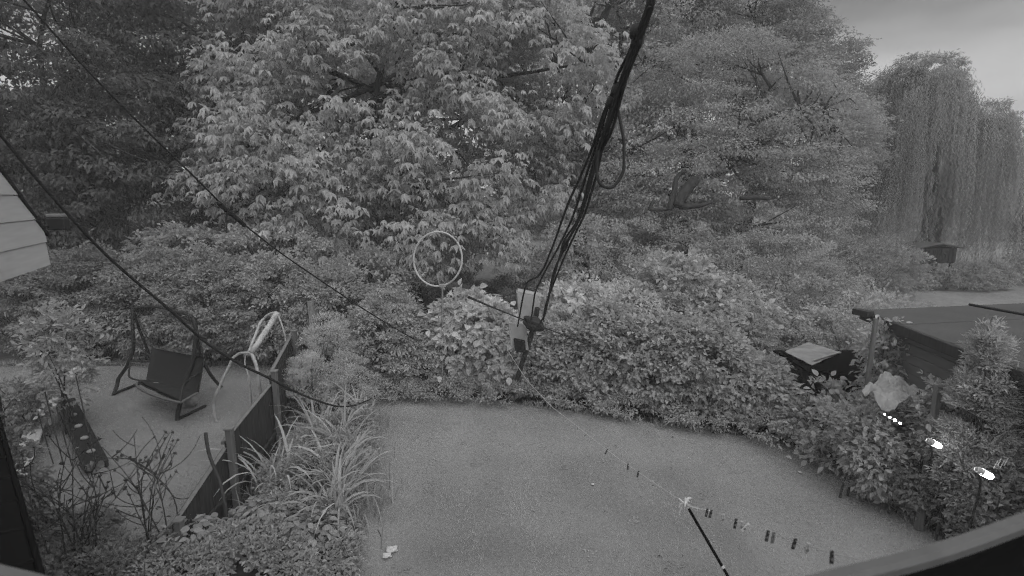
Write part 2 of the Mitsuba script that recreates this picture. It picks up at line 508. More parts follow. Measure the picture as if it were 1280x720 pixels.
k = thing('wall_lamp', 'small dark box with pale top beyond the white gable corner, among dark leaves', 'lamp')
c = P(72, 276, 6.35)
add('housing', obox(c + [0, 0, -.035], [.1, .02, 0], [-.012, .06, 0], [0, 0, .075], .012), 'mat_black_metal', k)
add('cover', obox(c + [-.005, 0, .065], [.085, .015, .0], [-.012, .06, 0], [0, 0, .022], .01), 'mat_old_post', k)
add('bracket', tb([c + [-.05, .03, -.05], hp(-.0, -.3, 3.82)], .014), 'mat_black_metal', k)

# dark lean-to roof at bottom left
k = thing('lean_to', 'dark lean-to roof cutting across the bottom left corner', 'lean-to')
a, b = np.array([-4.05, 3.78, 2.5]), np.array([-1.6, 1.56, 2.5])
t = nrm(b - a)
o = np.array([t[1], -t[0], 0])
if o[0] > 0:
    o = -o
L = np.linalg.norm(b - a)
rise = np.array([0, 0, .35])
add('roof', obox((a + b) / 2 + o * 1.1 + rise * .5 - [0, 0, .04], t * L / 2, o * 1.1 + rise * .5, [0, 0, .035]), 'mat_black', k)
for i in range(9):
    s = a + t * L * (i + .5) / 9
    add('roof_rib', tb([s + [0, 0, -.004], s + o * 2.2 + rise + [0, 0, -.004]], .012, sides=6), 'mat_black', k)
add('fascia', beam(a - o * .015 + [0, 0, -.07], b - o * .015 + [0, 0, -.07], .025, .14), 'mat_black', k)
add('wall', obox((a + b) / 2 + o * 1.3 + [0, 0, -1.33], t * (L / 2 - .15), o * .95, [0, 0, 1.15]), 'mat_dark_wall', k)

# ------------------------------------------------------------------ fence between the gardens
k = thing('boundary_fence', 'dark stepped board fence with grey posts between the two gardens', 'fence')
fp = [np.array([-4.55, 10.2, 0]), np.array([-4.02, 8.12, 0]), np.array([-3.8, 6.32, 0]), np.array([-3.85, 5.25, 0])]
tops = [(1.36, 1.27), (1.1, 1.0), (.9, .5)]
pz = [1.5, 1.36, 1.2, .6]
for i, (p, h) in enumerate(zip(fp, pz)):
    p = p + [.075, 0, 0]
    add('post', beam(p, p + [0, 0, h], .085, .085, up=(0, 1, 0), bev=.01), 'mat_post', k)
    add('post_cap', obox(p + [0, 0, h + .012], [.055, 0, 0], [0, .055, 0], [0, 0, .014]), 'mat_old_post', k)
r = rngs(5)
for i in range(3):
    a, b = fp[i], fp[i + 1]
    L = np.linalg.norm(b - a)
    n = int(L / .115)
    t = nrm(b - a)
    side = np.array([t[1], -t[0], 0])
    for j in range(n):
        f = (j + .5) / n
        h = tops[i][0] + (tops[i][1] - tops[i][0]) * f + r.normal() * .008
        c = a + (b - a) * f
        add('board', obox(c + side * (.008 * (j % 2)) + [0, 0, h / 2 + .02], t * (L / n / 2 + .003), side * .008, [0, 0, h / 2], .003), 'mat_dark_timber', k)
    add('rail', beam(a + side * .032 + [0, 0, tops[i][0]], b + side * .032 + [0, 0, tops[i][1]], .045, .05), 'mat_post', k)
    add('rail', beam(a - side * .032 + [0, 0, .3], b - side * .032 + [0, 0, .25], .04, .05), 'mat_dark_timber', k)
for i in range(3):
    add('coping', beam(fp[i] + [-.005, 0, tops[i][0] + .032], fp[i + 1] + [-.005, 0, tops[i][1] + .032], .05, .022), 'mat_old_post', k)
add('top_board', beam(P(335, 468, 9.3), P(366, 451, 10.4), .03, .11), 'mat_old_post', k, label='pale tilted board on top of the far fence panel')

k = one('dark_stake', 'thin crooked dark stake standing before the near fence panel', 'stake', tb([P(281, 632, 6.2) * [1, 1, 0] + [0, 0, -.05], P(281, 632, 6.2), P(274, 600, 6.3), P(262, 570, 6.35), P(257, 541, 6.45)], [.022, .022, .021, .02, .022], 16), 'mat_dark_timber', True)
# ------------------------------------------------------------------ black garden swing seat
k = thing('swing_seat', 'black metal garden swing seat with dark fabric on the left-hand lawn', 'swing seat')


def sw(*pts):
    return [P(*p) for p in pts]


Lf, Lb, Rf, Rb = Z(142, 494), Z(174, 481), Z(222, 526), Z(257, 509)
tl, tr_ = P(166, 386, 11.1), P(241, 397, 10.1)
add('side_frame', MB().put(*tb([Lf, P(147, 478, 11.3), P(160, 455, 11.2), P(167, 428, 11.1), tl], .038, 20)).put(*tb([tl, P(172, 405, 11.3), P(185, 440, 11.9), Z(192, 470, .0) * [1, 1, 0] + [0, 0, .05]], .03, 14)), 'mat_black_metal', k, True)
add('side_frame', MB().put(*tb([Rf, P(223, 512, 9.9), P(229, 488, 10), P(242, 445, 10.1), P(245, 415, 10.1), tr_], .042, 20)).put(*tb([tr_, P(246, 415, 10.4), P(251, 445, 10.7), Z(277, 484)], .034, 14)), 'mat_black_metal', k, True)
add('foot_bar', tb([Lf + [0, 0, .03], Lb + [0, 0, .03]], .028), 'mat_black_metal', k, True)
add('foot_bar', tb([Rf + [0, 0, .03], Rb + [0, 0, .03]], .028), 'mat_black_metal', k, True)
add('top_bar', tb([tl, P(175, 384, 11.1), P(232, 392, 10.2), tr_], .032, 14), 'mat_black_metal', k, True)
# backrest and seat as sagging fabric sheets with a rim
B0, B1 = P(191, 435, 11.0), P(255, 447, 10.05)
S0, S1 = P(184, 476, 10.75), P(247, 491, 9.75)
F0, F1 = P(172, 478, 10.35), P(226, 503, 9.3)


def fabric(c00, c10, c01, c11, sag, n=10, th=.022):
    u, v = np.meshgrid(np.linspace(0, 1, n), np.linspace(0, 1, n), indexing='ij')
    u, v = u[..., None], v[..., None]
    p = c00 * (1 - u) * (1 - v) + c10 * u * (1 - v) + c01 * (1 - u) * v + c11 * u * v
    nn = nrm(np.cross(c10 - c00, c01 - c00))
    p = p + nn * sag * (np.sin(np.pi * u) ** .5 * np.sin(np.pi * v)) + nn * .006 * np.sin(u * 38)
    V = np.vstack([(p + nn * th).reshape(-1, 3), (p - nn * th).reshape(-1, 3)])
    F = []
    N = n * n
    for a in range(n - 1):
        for b in range(n - 1):
            w = [a * n + b, (a + 1) * n + b, (a + 1) * n + b + 1, a * n + b + 1]
            F += [[w[0], w[1], w[2]], [w[0], w[2], w[3]], [N + w[0], N + w[2], N + w[1]], [N + w[0], N + w[3], N + w[2]]]
    edge = [(a, 0) for a in range(n)] + [(n - 1, b) for b in range(1, n)] + [(a, n - 1) for a in range(n - 2, -1, -1)] + [(0, b) for b in range(n - 2, -1, -1)]
    for (a, b), (c, d) in zip(edge[:-1], edge[1:]):
        x, y = a * n + b, c * n + d
        F += [[x, y, N + y], [x, N + y, N + x]]
    return V, np.array(F)


add('backrest', fabric(B0, B1, S0, S1, .05), 'mat_black_fabric', k, True)
add('seat', fabric(S0, S1, F0, F1, -.04), 'mat_black_fabric', k, True)
add('seat_frame', tb([S0, F0 * .96 + S0 * .04, F0, F1, F1 * .9 + S1 * .1, S1], .024, 40), 'mat_post', k, True)
add('armrest', tb([S0, P(161, 470, 10.8), P(163, 452, 10.9), B0 * .6 + S0 * .4], .018, 14), 'mat_black_metal', k, True)
add('armrest', tb([F1, P(232, 478, 9.6), P(243, 470, 9.9), B1 * .6 + S1 * .4], .018, 14), 'mat_black_metal', k, True)
add('hanger', tb([P(171, 392, 11.1), P(178, 412, 11.05), B0], .014), 'mat_black_metal', k, True)
add('hanger', tb([P(167, 425, 11.1), B0 * .7 + S0 * .3], .02), 'mat_black_metal', k, True)
add('hanger', tb([P(236, 396, 10.1), P(246, 410, 10.1), B1], .014), 'mat_black_metal', k, True)
one('ball', 'pale round ball on the grass under the swing seat', 'ball', (lambda m: (m.apply_translation(Z(240, 508) + [0, 0, .11]), m)[1])(trimesh.creation.icosphere(3, .12)), 'mat_pale_stone', True)
for (u, v, lab) in [(197, 477, 'small white scrap at the left of the swing cushion'), (211, 479, 'smaller white scrap right of the other on the swing cushion')]:
    f = 0.28 if u < 200 else .5
    c = (S0 * .6 + F0 * .4) * (1 - f) + (S1 * .6 + F1 * .4) * f + [0, 0, .05]
    m = bbox(np.array([-.05, -.02, -.008]), np.array([.05, .02, .008]))
    m.vertices = m.vertices * (1 if u < 200 else .6) + c
    one('scrap', lab, 'scrap', m, 'mat_pale_sheet')

# ------------------------------------------------------------------ white tubular frame
k = thing('tubular_frame', 'white tubular metal frame bent in an arch beside the fence', 'frame')
A = P(314, 441, 9.5)
Bp = P(346, 391, 10.3)
add('hoop', tb([Z(271, 528), P(268, 515, 9.7), P(267, 505, 9.65), P(275, 482, 9.6), P(285, 461, 9.55), P(293, 446, 9.5), P(303, 441, 9.5), A], .026, 40), 'mat_white_metal', k, True)
add('top_rail', tb([A, P(325, 425, 9.7), P(338, 405, 10.1), Bp], .056, 14), 'mat_white_metal', k, True)
add('side_rail', tb([P(311, 440, 9.9), P(318, 422, 10.1), P(325, 404, 10.4), P(331, 397, 10.5), Bp], .027, 24), 'mat_white_metal', k, True)
add('leg', tb([Bp, P(352, 405, 10.3), P(357, 425, 10.35), Z(362, 487)], .018, 14), 'mat_white_metal', k, True)
add('leg', tb([A, P(318, 450, 9.5), P(322, 463, 9.45), Z(330, 515)], [.032, .032, .02], 14), 'mat_white_metal', k, True)
add('leg', tb([P(307, 442, 9.6), P(306, 455, 9.6), P(311, 470, 9.6), Z(312, 518)], .015, 14), 'mat_white_metal', k, True)

# ------------------------------------------------------------------ things lying in the left-hand garden
k = thing('studded_slab', 'long dark slab with a row of five pale round studs on the left lawn', 'slab')
a, b = Z(82, 503, .2), Z(121, 583, .12)
t = nrm(b - a)
s = nrm(np.cross(t, [0, 0, 1]))
add('slab', obox((a + b) / 2, (b - a) / 2, s * .15, np.cross(s, t) * .07, .02), 'mat_black_metal', k)
for i in range(5):
    c = a + (b - a) * (.13 + .185 * i) + [0, 0, .085]
    m = trimesh.creation.icosphere(2, .06)
    m.vertices *= [1, 1, .55]
    m.vertices += c
    add('stud', m, 'mat_pale_stone', k, True)
for f in (.15, .85):
    c = a + (b - a) * f
    add('foot', bbox(np.array([c[0] - .1, c[1] - .05, -.02]), np.array([c[0] + .1, c[1] + .05, c[2] - .075])), 'mat_dark_timber', k)
k = thing('white_board', 'long narrow white board lying at the left edge among flower stems', 'board')
a, b = Z(47, 525, .16), Z(17, 607, .16)
t = nrm(b - a)
s = nrm(np.cross(t, [0, 0, 1]))
add('board', obox((a + b) / 2, (b - a) / 2, s * .13, [0, 0, .02], .008), 'mat_white_board', k)
for f in (.1, .9):
    c = a + (b - a) * f
    add('batten', bbox(np.array([c[0] - .12, c[1] - .04, -.02]), np.array([c[0] + .12, c[1] + .04, .138])), 'mat_old_post', k)

# ------------------------------------------------------------------ hoop on a pole
k = thing('hoop_stand', 'large pale upright ring on a thin pole at the lawn edge', 'ring')
base = Z(554, 499) + [0, -.1, 0]
c = P(547, 324, 10.85)
ang = np.linspace(0, 2 * np.pi, 65)
ex, ez = np.array([.53, -.12, 0]), np.array([.03, .03, .575])
add('ring', tube(np.array([c + ex * math.cos(x) + ez * math.sin(x) for x in ang]), .0195, 10, False), 'mat_ring', k, True)
bt = P(553, 357, 10.85)
add('pole', tb([base, base * .5 + bt * .5, bt], .02), 'mat_old_post', k, True)
add('clamp', obox(bt + [0, 0, .0], [.07, 0, 0], [0, .03, 0], [0, 0, .035], .01), 'mat_pale_plastic', k)

# ------------------------------------------------------------------ pole with boxes in the hedge, where the cables end
k = thing('cable_post', 'leaning dark post in the hedge with a pale box where the cables end', 'post')
pt, pb = P(672, 385, 9.6), np.array([.02, 10.75, 0])
add('post', tb([pb, P(652, 456, 10.1), P(667, 408, 9.75), pt], .05, 10), 'mat_dark_timber', k, True)
x = np.array([.215, -.01, -.045])
up = np.array([-.03, .03, .3])
add('pale_box', obox(P(661, 384, 9.8), x, np.array([0, .09, .01]), up * .92, .02), 'mat_pale_plastic', k)
add('box_lid', obox(P(662, 366, 9.79), x * 1.06, np.array([0, .1, .01]), up * .05, .006), 'mat_pale_plastic', k)
add('lower_panel', obox(P(648, 420, 9.85), x * .8, np.array([0, .03, 0]), up * .8, .01), 'mat_pale_plastic', k)
add('vent', obox(P(650, 432, 9.8), x * .5, np.array([0, .03, 0]), up * .4, .01), 'mat_dark_wall', k)
m = trimesh.creation.icosphere(3, 1)
m.vertices *= 1 + .35 * (meshkit.noise(m.vertices * 2.2, 4)[:, None] - .5)
m.vertices = m.vertices @ np.array([[.2, 0, -.08], [0, .13, 0], [.03, 0, .13]]) + P(668, 405, 9.5)
add('cable_clamp', m, 'mat_cable', k, True)
add('cross_rod', tb([P(585, 371, 9.6), P(625, 388, 9.55), P(668, 405, 9.5), P(705, 419, 9.55), P(748, 435, 9.6)], [.025, .014, .012, .012, .022], 20), 'mat_cable', k, True)

# ------------------------------------------------------------------ cables


def cable(pts, t0, t1, r, n=60, sides=7):
    "pts: pixels; depth runs so that a straight run stays straight (1/t linear along the picture)"
    p = np.array(pts, float)
    s = np.concatenate([[0], np.cumsum(np.linalg.norm(np.diff(p, axis=0), axis=1))])
    s /= s[-1]
    t = 1 / (1 / t0 + (1 / t1 - 1 / t0) * s)
    return tb([P(a, b, c) for (a, b), c in zip(p, t)], r, n, sides)


def depth_at(v):
    return 1 / (1 / 2.6 + (1 / 9.55 - 1 / 2.6) * max(0, v) / 420)


def vc(pts, r, n=60, dt=0):
    return tb([P(a, b, depth_at(b) + dt) for a, b in pts], r, n, 8)


k = thing('cable_bundle', 'thick bundle of black cables hanging from above to the post in the hedge', 'cables')
main = [(836, -60), (814, 0), (799, 45), (776, 108), (757, 165), (742, 210), (727, 265), (708, 305), (691, 345), (682, 390), (672, 408)]
add('main_cable', vc(main, [.022, .025, .025, .022, .015, .014, .013, .014, .015, .015, .015], 90), 'mat_cable', k, True)
add('strand', vc([(800, 30), (788, 62), (770, 100), (752, 160), (735, 212), (717, 268), (700, 305), (676, 350), (668, 370), (664, 400)], [.010, .011, .011, .011, .012, .012], 80, .05), 'mat_cable', k, True)
add('strand', vc([(800, 55), (781, 105), (766, 160), (752, 190), (744, 225), (733, 262), (720, 290), (704, 325), (690, 360), (681, 385), (680, 402)], [.011, .011, .011, .011, .012], 80, -.05), 'mat_cable', k, True)
add('strand', vc([(768, 118), (757, 135), (742, 180), (728, 215), (710, 255), (690, 310), (673, 345), (660, 352), (654, 370), (650, 392), (647, 408)], [.010, .011, .012, .013, .014], 80, .1), 'mat_cable', k, True)
add('strand', vc([(812, 8), (797, 48), (778, 96), (760, 150), (747, 190), (737, 235), (722, 275), (705, 302), (697, 330), (686, 370)], [.011, .012, .010, .011, .011], 80, -.09), 'mat_cable', k, True)
loop = [(771, 132), (776, 155), (780, 182), (780, 208), (773, 226), (762, 235), (751, 231), (746, 215), (748, 190), (756, 165)]
add('cable_loop', tb([P(a, b, 3.75) for a, b in loop], .0115, 60, 8), 'mat_cable', k, True)
for (u, v, s) in [(797, 50, 1.0), (795, 40, .8), (771, 112, .8), (764, 128, .7), (706, 306, .8), (757, 166, .65)]:
    t = depth_at(v)
    add('tie', tb([P(u + 2.5, v - 9 * s, t), P(u, v, t), P(u - 2.5, v + 9 * s, t)], [.03, .036, .03], sides=9), 'mat_cable', k, True)

k = thing('upper_wire', 'thin black wire crossing the left trees from the top edge down to the hedge', 'wire')
add('wire', cable([(-30, -62), (30, 0), (100, 78), (180, 160), (250, 228), (285, 263), (340, 308), (400, 350), (462, 391), (520, 425)], 3.2, 11.0, [.007, .009, .010, .011, .011], 90), 'mat_cable', k, True)
t = 1 / (1 / 3.2 + (1 / 11.0 - 1 / 3.2) * .58)
add('dropper', tb([P(284, 263, t), P(283, 275, t), P(283, 291, t)], .01, 8), 'mat_cable', k, True)
add('sleeve', tb([P(274, 254, t - .3), P(292, 270, t + .2), P(306, 282, t + .4)], .024, 8), 'mat_cable', k, True)
k = thing('lower_wire', 'black wire from the left edge past the swing seat to the strap-leaved plants', 'wire')
add('wire', cable([(-30, 130), (0, 168), (60, 240), (120, 306), (215, 390), (260, 430), (300, 455), (335, 472), (370, 490), (400, 502), (425, 508), (445, 506), (464, 498)], 3.4, 9.3, [.010, .012, .014, .016, .016, .014, .012], 110), 'mat_cable', k, True)
add('fork', MB().put(*tb([P(443, 507, 9.0), P(456, 495, 9.2), P(466, 490, 9.4)], .014, 6)).put(*tb([P(443, 507, 9.0), P(458, 503, 9.2), P(467, 500, 9.4)], .012, 6)), 'mat_old_post', k, True)

# ------------------------------------------------------------------ clothesline, prop and pegs
k = thing('clothesline', 'pale clothesline sagging from the hedge post to the near right', 'clothesline')
pA, pB, pC = P(636, 440, 9.5), P(857, 630, 3.4), P(1090, 702, 1.9)
far = [(636, 440), (645, 455), (660, 477), (690, 509), (715, 528), (745, 552), (775, 575), (815, 602), (857, 630)]


def line_pt(f):      # f from 0 to 1: post to prop; 1 to 2: prop to house
    if f <= 1:
        us = np.interp(f, np.linspace(0, 1, 9), [x[0] for x in far])
        vs = np.interp(f, np.linspace(0, 1, 9), [x[1] for x in far])
        s = (us - 636) / (857 - 636)
        return P(us, vs, 1 / (1 / 9.5 + (1 / 3.4 - 1 / 9.5) * s))
    pts = [(857, 630), (900, 643), (950, 663), (1000, 678), (1040, 692), (1100, 705), (1180, 722)]
    g = (f - 1) * 6
    us = np.interp(g, range(7), [x[0] for x in pts])
    vs = np.interp(g, range(7), [x[1] for x in pts])
    s = (us - 857) / (1180 - 857)
    return P(us, vs, 1 / (1 / 3.4 + (1 / 1.55 - 1 / 3.4) * s))


def f_of(u):
    if u <= 857:
        return np.interp(u, [x[0] for x in far], np.linspace(0, 1, 9))
    return 1 + np.interp(u, [857, 900, 950, 1000, 1040, 1100, 1180], np.arange(7)) / 6


add('line', tb([line_pt(f) for f in np.linspace(0, 1, 40)], np.array([.0055, .0028]), sides=6), 'mat_line', k, True)
add('line', tb([line_pt(f) for f in np.linspace(1, 2, 40)], np.array([.0024, .0014]), sides=6), 'mat_line', k, True)
mb = MB()
r = rngs(12)
for i in range(10):
    d = r.normal(size=3) * [.022, .02, .034]
    mb.put(*tb([pB + [0, 0, .0], pB + d * .5 + [0, 0, .02], pB + d], [.011, .009, .006], 6, 5))
mb.put(*tb([pB + [-.01, 0, .0], pB + [-.03, 0, -.03], pB + [-.04, 0, -.09]], [.006, .006, .004], 6, 5))
mb.put(*tb([pB + [-.05, 0, .04], pB, pB + [.08, 0, -.03], pB + [.17, 0, -.05]], [.008, .009, .006, .007], 10, 5))
add('knot', mb, 'mat_flower', k, True, label='white cord knotted where the prop meets the line')
k = thing('line_prop', 'thin black pole propping up the clothesline above the lawn', 'prop')
top = P(861, 636, 3.4)
foot = Z(1240, 1290, 0.0)
add('pole', tb([top, top * .55 + foot * .45, foot], .0095, sides=8), 'mat_black', k, True)
cc = top + (foot - top) * .24
for f in (.14,):
    c = top + (foot - top) * f
    d = nrm(foot - top)
    add('collar', tb([c - d * .008, c + d * .008], .0135, sides=10), 'mat_line', k, True)
peg_list = [(645, 456, 'm'), (652, 466, 'p'), (660, 477, 'p'), (668, 485, 'm'), (688, 506, 'p'), (700, 513, 'p'), (722, 532, 'p'), (732, 541, 'p'), (759, 558, 'd'), (785, 577, 'd'), (798, 587, 'd'), (816, 599, 'p'),
            (884, 637, 'd'), (889, 639, 'd'), (904, 642, 'p'), (920, 649, 'd'), (927, 652, 'p'), (934, 652, 'w'), (960, 665, 'd'), (967, 668, 'm'), (994, 676, 'd'), (1010, 679, 'p'), (1040, 689, 'd')]
nm = {'d': 'dark', 'm': 'grey', 'p': 'pale', 'w': 'white'}
ordn = 'first second third fourth fifth sixth seventh eighth ninth tenth eleventh twelfth'.split()
r = rngs(21)
nf = 0
for i, (u, v, c) in enumerate(peg_list):
    near = u > 857
    n_ = i - 12 if near else 11 - i
    lab = f"{nm[c]} clothes peg, {ordn[n_]} along the line {'right of' if near else 'left of'} the knot at the prop"
    kk = thing('clothes_peg', lab, 'clothes peg', 'pegs on the clothesline')
    o = line_pt(f_of(u))
    tlt = r.normal() * .12 + (.6 if c == 'w' else .1)
    dn = np.array([-math.sin(tlt), r.normal() * .1, -math.cos(tlt)])
    pl = .056
    sx = nrm(np.cross(dn, [0, 1, 0]))
    m_ = {'d': 'mat_peg_dark', 'm': 'mat_peg_mid', 'p': 'mat_peg_pale', 'w': 'mat_flower'}[c]
    sy = np.cross(sx, dn)
    for sg in (-1, 1):
        a = o - dn * .012 + sx * sg * .0038
        b = o + dn * (pl - .012) + sx * sg * .0038
        add('prong', beam(a, b, .0055, .009, up=sy, bev=.0015), m_, kk)
    add('spring', tb([o + dn * .022 - sy * .007, o + dn * .022 + sy * .007], .0065, sides=7), 'mat_peg_mid', kk)

# ------------------------------------------------------------------ gutter ledge below the camera
k = thing('gutter', 'pale curved gutter edge running across the bottom right corner, dark inside', 'gutter')
gp = [(-260, 610), (0, 712), (30, 719), (330, 800), (640, 815), (880, 770), (1022, 722), (1160, 687), (1280, 646), (1400, 596)]
zt = 3.3
path = spline([Z(u, v, zt) for u, v in gp], 60)
tt = nrm(np.gradient(path, axis=0))
inn = np.stack([tt[:, 1], -tt[:, 0], 0 * tt[:, 0]], 1)       # towards the house
prof = [(-.024, -.05), (-.024, -.012), (-.013, .0), (.013, .0), (.024, -.010), (.024, -.03)]


def sweep(prof):
    V = np.concatenate([path + inn * a + [0, 0, b] for a, b in prof]).reshape(len(prof), -1, 3)
    n, m = V.shape[:2]
    F = []
    for a in range(n - 1):
        for b in range(m - 1):
            F += [[a * m + b, (a + 1) * m + b, (a + 1) * m + b + 1], [a * m + b, (a + 1) * m + b + 1, a * m + b + 1]]
    return V.reshape(-1, 3), np.array(F)


add('lip', sweep(prof), 'mat_gutter', k, 40)
add('trough', sweep([(.021, -.02), (.022, -.10), (.07, -.14), (.16, -.15), (.22, -.13), (.26, -.05), (.3, -.045)]), 'mat_black', k, 60)
add('outer_face', sweep([(-.022, -.03), (-.021, -.10), (.05, -.155), (.15, -.165)]), 'mat_gutter', k, 60)

# ------------------------------------------------------------------ right-hand garden: shed, hutch, posts, sheet, lamps
k = thing('garden_shed', 'large dark flat-roofed shed at the right edge beyond the hedge', 'shed')
c0 = np.array([6.02, 8.62, 2.3])
ux = nrm(np.array([.985, .17, 0]))
uy = nrm(np.array([-.10, -.995, 0]))
roof_c = c0 + ux * 2.6 + uy * 2.6
add('roof', obox(roof_c + [0, 0, -.04], ux * 2.6, uy * 2.6, [0, 0, .04], .015), 'mat_felt', k)
for i in range(1, 5):
    a = c0 + uy * (i * 1.04) + ux * .02
    add('roof_felt', beam(a + [0, 0, .004], a + ux * 5.15 + [0, 0, .004], .06 + .008 * (i % 2), .012), 'mat_felt', k)
add('fascia', beam(c0 + uy * -.0 - ux * .014 + [0, 0, -.085], c0 + uy * 5.2 - ux * .014 + [0, 0, -.085], .025, .15), 'mat_dark_timber', k)
add('fascia', beam(c0 - uy * .014 + [0, 0, -.085], c0 + ux * 5.2 - uy * .014 + [0, 0, -.085], .025, .15), 'mat_dark_timber', k)
wl = add('wall', obox(c0 + ux * 2.5 + uy * 2.7 + [0, 0, -1.22], ux * 2.3, uy * 2.4, [0, 0, 1.1]), 'mat_shed_wall', k)
for i in range(14):
    z = .08 + i * .148
    a = c0 * [1, 1, 0] + ux * .185 + uy * .3 + [0, 0, z + .07]
    add('wall_board', obox(a + uy * 2.4, uy * 2.4, ux * .012 + [0, 0, .002], [0, 0, .071], .004), 'mat_shed_wall', wl)
add('roof_cable', tb([c0 + ux * a + uy * b + [0, 0, .02] for a, b in [(2.2, .02), (2.35, .5), (2.5, .9), (3.2, 1.4), (4, 1.6)]], .022, 20), 'mat_cable', k, True)
add('eave_end', beam(c0 - ux * .12 + [0, 0, -.02], c0 + uy * .35 - ux * .05 + [0, 0, -.0], .13, .1), 'mat_dark_timber', k)

k = thing('dark_hutch', 'low dark open-fronted hutch behind the corner of the right hedge', 'hutch')
ha, hb = np.array([5.35, 8.75, 0]), np.array([7.0, 9.9, 0])
add('side', bbox(ha + [0, 0, 0], np.array([5.41, 9.9, 1.12])), 'mat_dark_wall', k)
add('side', bbox(np.array([6.94, 8.75, 0]), np.array([7.0, 9.9, 1.12])), 'mat_dark_wall', k)
add('back', bbox(np.array([5.412, 9.84, 0]), np.array([6.938, 9.9, 1.12])), 'mat_dark_wall', k)
add('front', bbox(np.array([5.412, 8.8, 0]), np.array([6.938, 8.86, .78])), 'mat_black', k)
add('lid', bbox(np.array([5.28, 8.7, 1.125]), np.array([7.06, 9.98, 1.165])), 'mat_black', k)
k = thing('plastic_sheet', 'pale flat sheet lying tilted on the dark hutch', 'sheet')
q = [Z(981, 440, 1.22), Z(1010, 428, 1.22), Z(1052, 441, 1.22), Z(1015, 457, 1.22)]


def patch(q, n, th, amp, seed, crease=1.0):
    u, v = np.meshgrid(np.linspace(0, 1, n), np.linspace(0, 1, n), indexing='ij')
    u, v = u[..., None], v[..., None]
    p = q[0] * (1 - u) * (1 - v) + q[1] * u * (1 - v) + q[2] * u * v + q[3] * (1 - u) * v
    p = p + np.array([0, 0, 1]) * amp * (meshkit.fbm(p * 4.5 * crease, 4, seed) - .5)[..., None]
    V = np.vstack([(p + [0, 0, th]).reshape(-1, 3), p.reshape(-1, 3)])
    F, N = [], n * n
    for a in range(n - 1):
        for b in range(n - 1):
            w = [a * n + b, (a + 1) * n + b, (a + 1) * n + b + 1, a * n + b + 1]
            F += [[w[0], w[2], w[1]], [w[0], w[3], w[2]], [N + w[0], N + w[1], N + w[2]], [N + w[0], N + w[2], N + w[3]]]
    edge = [(a, 0) for a in range(n)] + [(n - 1, b) for b in range(1, n)] + [(a, n - 1) for a in range(n - 2, -1, -1)] + [(0, b) for b in range(n - 2, -1, -1)]
    for (a, b), (c, d) in zip(edge[:-1], edge[1:]):
        x, y = a * n + b, c * n + d
        F += [[x, y, N + y], [x, N + y, N + x]]
    return V, np.array(F)


add('panel', patch(q, 14, .012, .05, 4), 'mat_pale_sheet', k, 40)
add('pale_strip', beam(Z(1017, 450, 1.26), Z(1050, 440, 1.26), .05, .02), 'mat_pale_plastic', k)
q = [P(1077, 488, 7.0), P(1108, 467, 7.4), P(1150, 489, 7.1), P(1112, 514, 6.6)]
one('crumpled_sheet', 'pale crumpled sheet draped over the shrub in front of the shed', 'sheet', patch(q, 40, .006, .42, 8, 1.3), 'mat_pale_sheet', 40)
one('grey_stake', 'tall grey stake beside the leafy shrub at the shed corner', 'stake', beam(P(1083, 480, 7.7) * [1, 1, 0], P(1095, 398, 7.75), .058, .05, up=(0, 1, 0)), 'mat_post')
one('grey_stake', 'short grey stake rising behind the left-hand glowing lamp', 'stake', beam(P(1166, 545, 6.35) * [1, 1, 0], P(1173, 482, 6.45), .07, .07, up=(0, 1, 0)), 'mat_post')
one('grey_stake', 'short grey stake in the shrubs at the right edge above the right-hand lamp', 'stake', beam(P(1268, 590, 6.5) * [1, 1, 0], P(1272, 530, 6.6), .06, .06, up=(0, 1, 0)), 'mat_dark_timber')

E = {'type': 'rgb', 'value': [4, 4, 4]}


def lamp(u, v, t, lab, ln):
    kk = thing('garden_lamp', lab, 'lamp', 'glowing lamps in the right hedge')
    c = P(u, v, t)
    d = nrm(np.array([.85, -.3, -.42]))
    m = trimesh.creation.capsule(height=ln, radius=.036, count=[12, 12])
    m.apply_translation([0, 0, -ln / 2])
    R = trimesh.geometry.align_vectors([0, 0, 1], d)
    m.apply_transform(R)
    m.vertices += c
    q = add('bulb', m, 'mat_flower', kk, True)
    scene[q]['emitter'] = {'type': 'area', 'radiance': E}
    add('cap', tb([c - d * (ln / 2 + .09), c - d * (ln / 2 + .025)], [.03, .04], 5, 10), 'mat_pale_plastic', kk, True)
    add('stem', tb([c - d * (ln / 2 + .06), c + np.array([.12, .2, -.3]), np.array([c[0] + .25, c[1] + .4, 0])], .012, 10), 'mat_black_metal', kk, True)
    for j in range(4):
        s = c + np.array([.16 + .035 * j, .1, .12 + .03 * (j % 2)])
        add('tassel', tb([s, s + [-.03, -.0, -.09]], .005, sides=5), 'mat_pale_plastic', kk)


lamp(1173, 557, 6.1, 'glowing white tubular lamp in the hedge below the grey stake, the left of two', .07)
lamp(1237, 595, 5.35, 'glowing white tubular lamp in the hedge below the conifer, the right of two', .085)
kk = thing('light_strip', 'row of four tiny lit dots in the hedge below the crumpled sheet', 'lights')
a, b = P(1106, 518, 6.9), P(1125, 529, 6.75)
for i, s in enumerate((.010, .013, .016, .013)):
    m = trimesh.creation.icosphere(2, s * 1.25)
    m.vertices += a + (b - a) * i / 3
    q = add('bulb', m, 'mat_flower', kk, True)
    scene[q]['emitter'] = {'type': 'area', 'radiance': {'type': 'rgb', 'value': [5, 5, 5]}}
add('bar', tb([a + [-.05, .05, -.01], b + [.05, .05, -.02]], .014), 'mat_black_metal', kk)
add('stem', tb([(a + b) / 2 + [0, .05, -.01], (a + b) / 2 + [.25, .3, -.2], (a + b) / 2 * [1, 1, 0] + [.35, .4, 0]], .012, 8), 'mat_black_metal', kk)

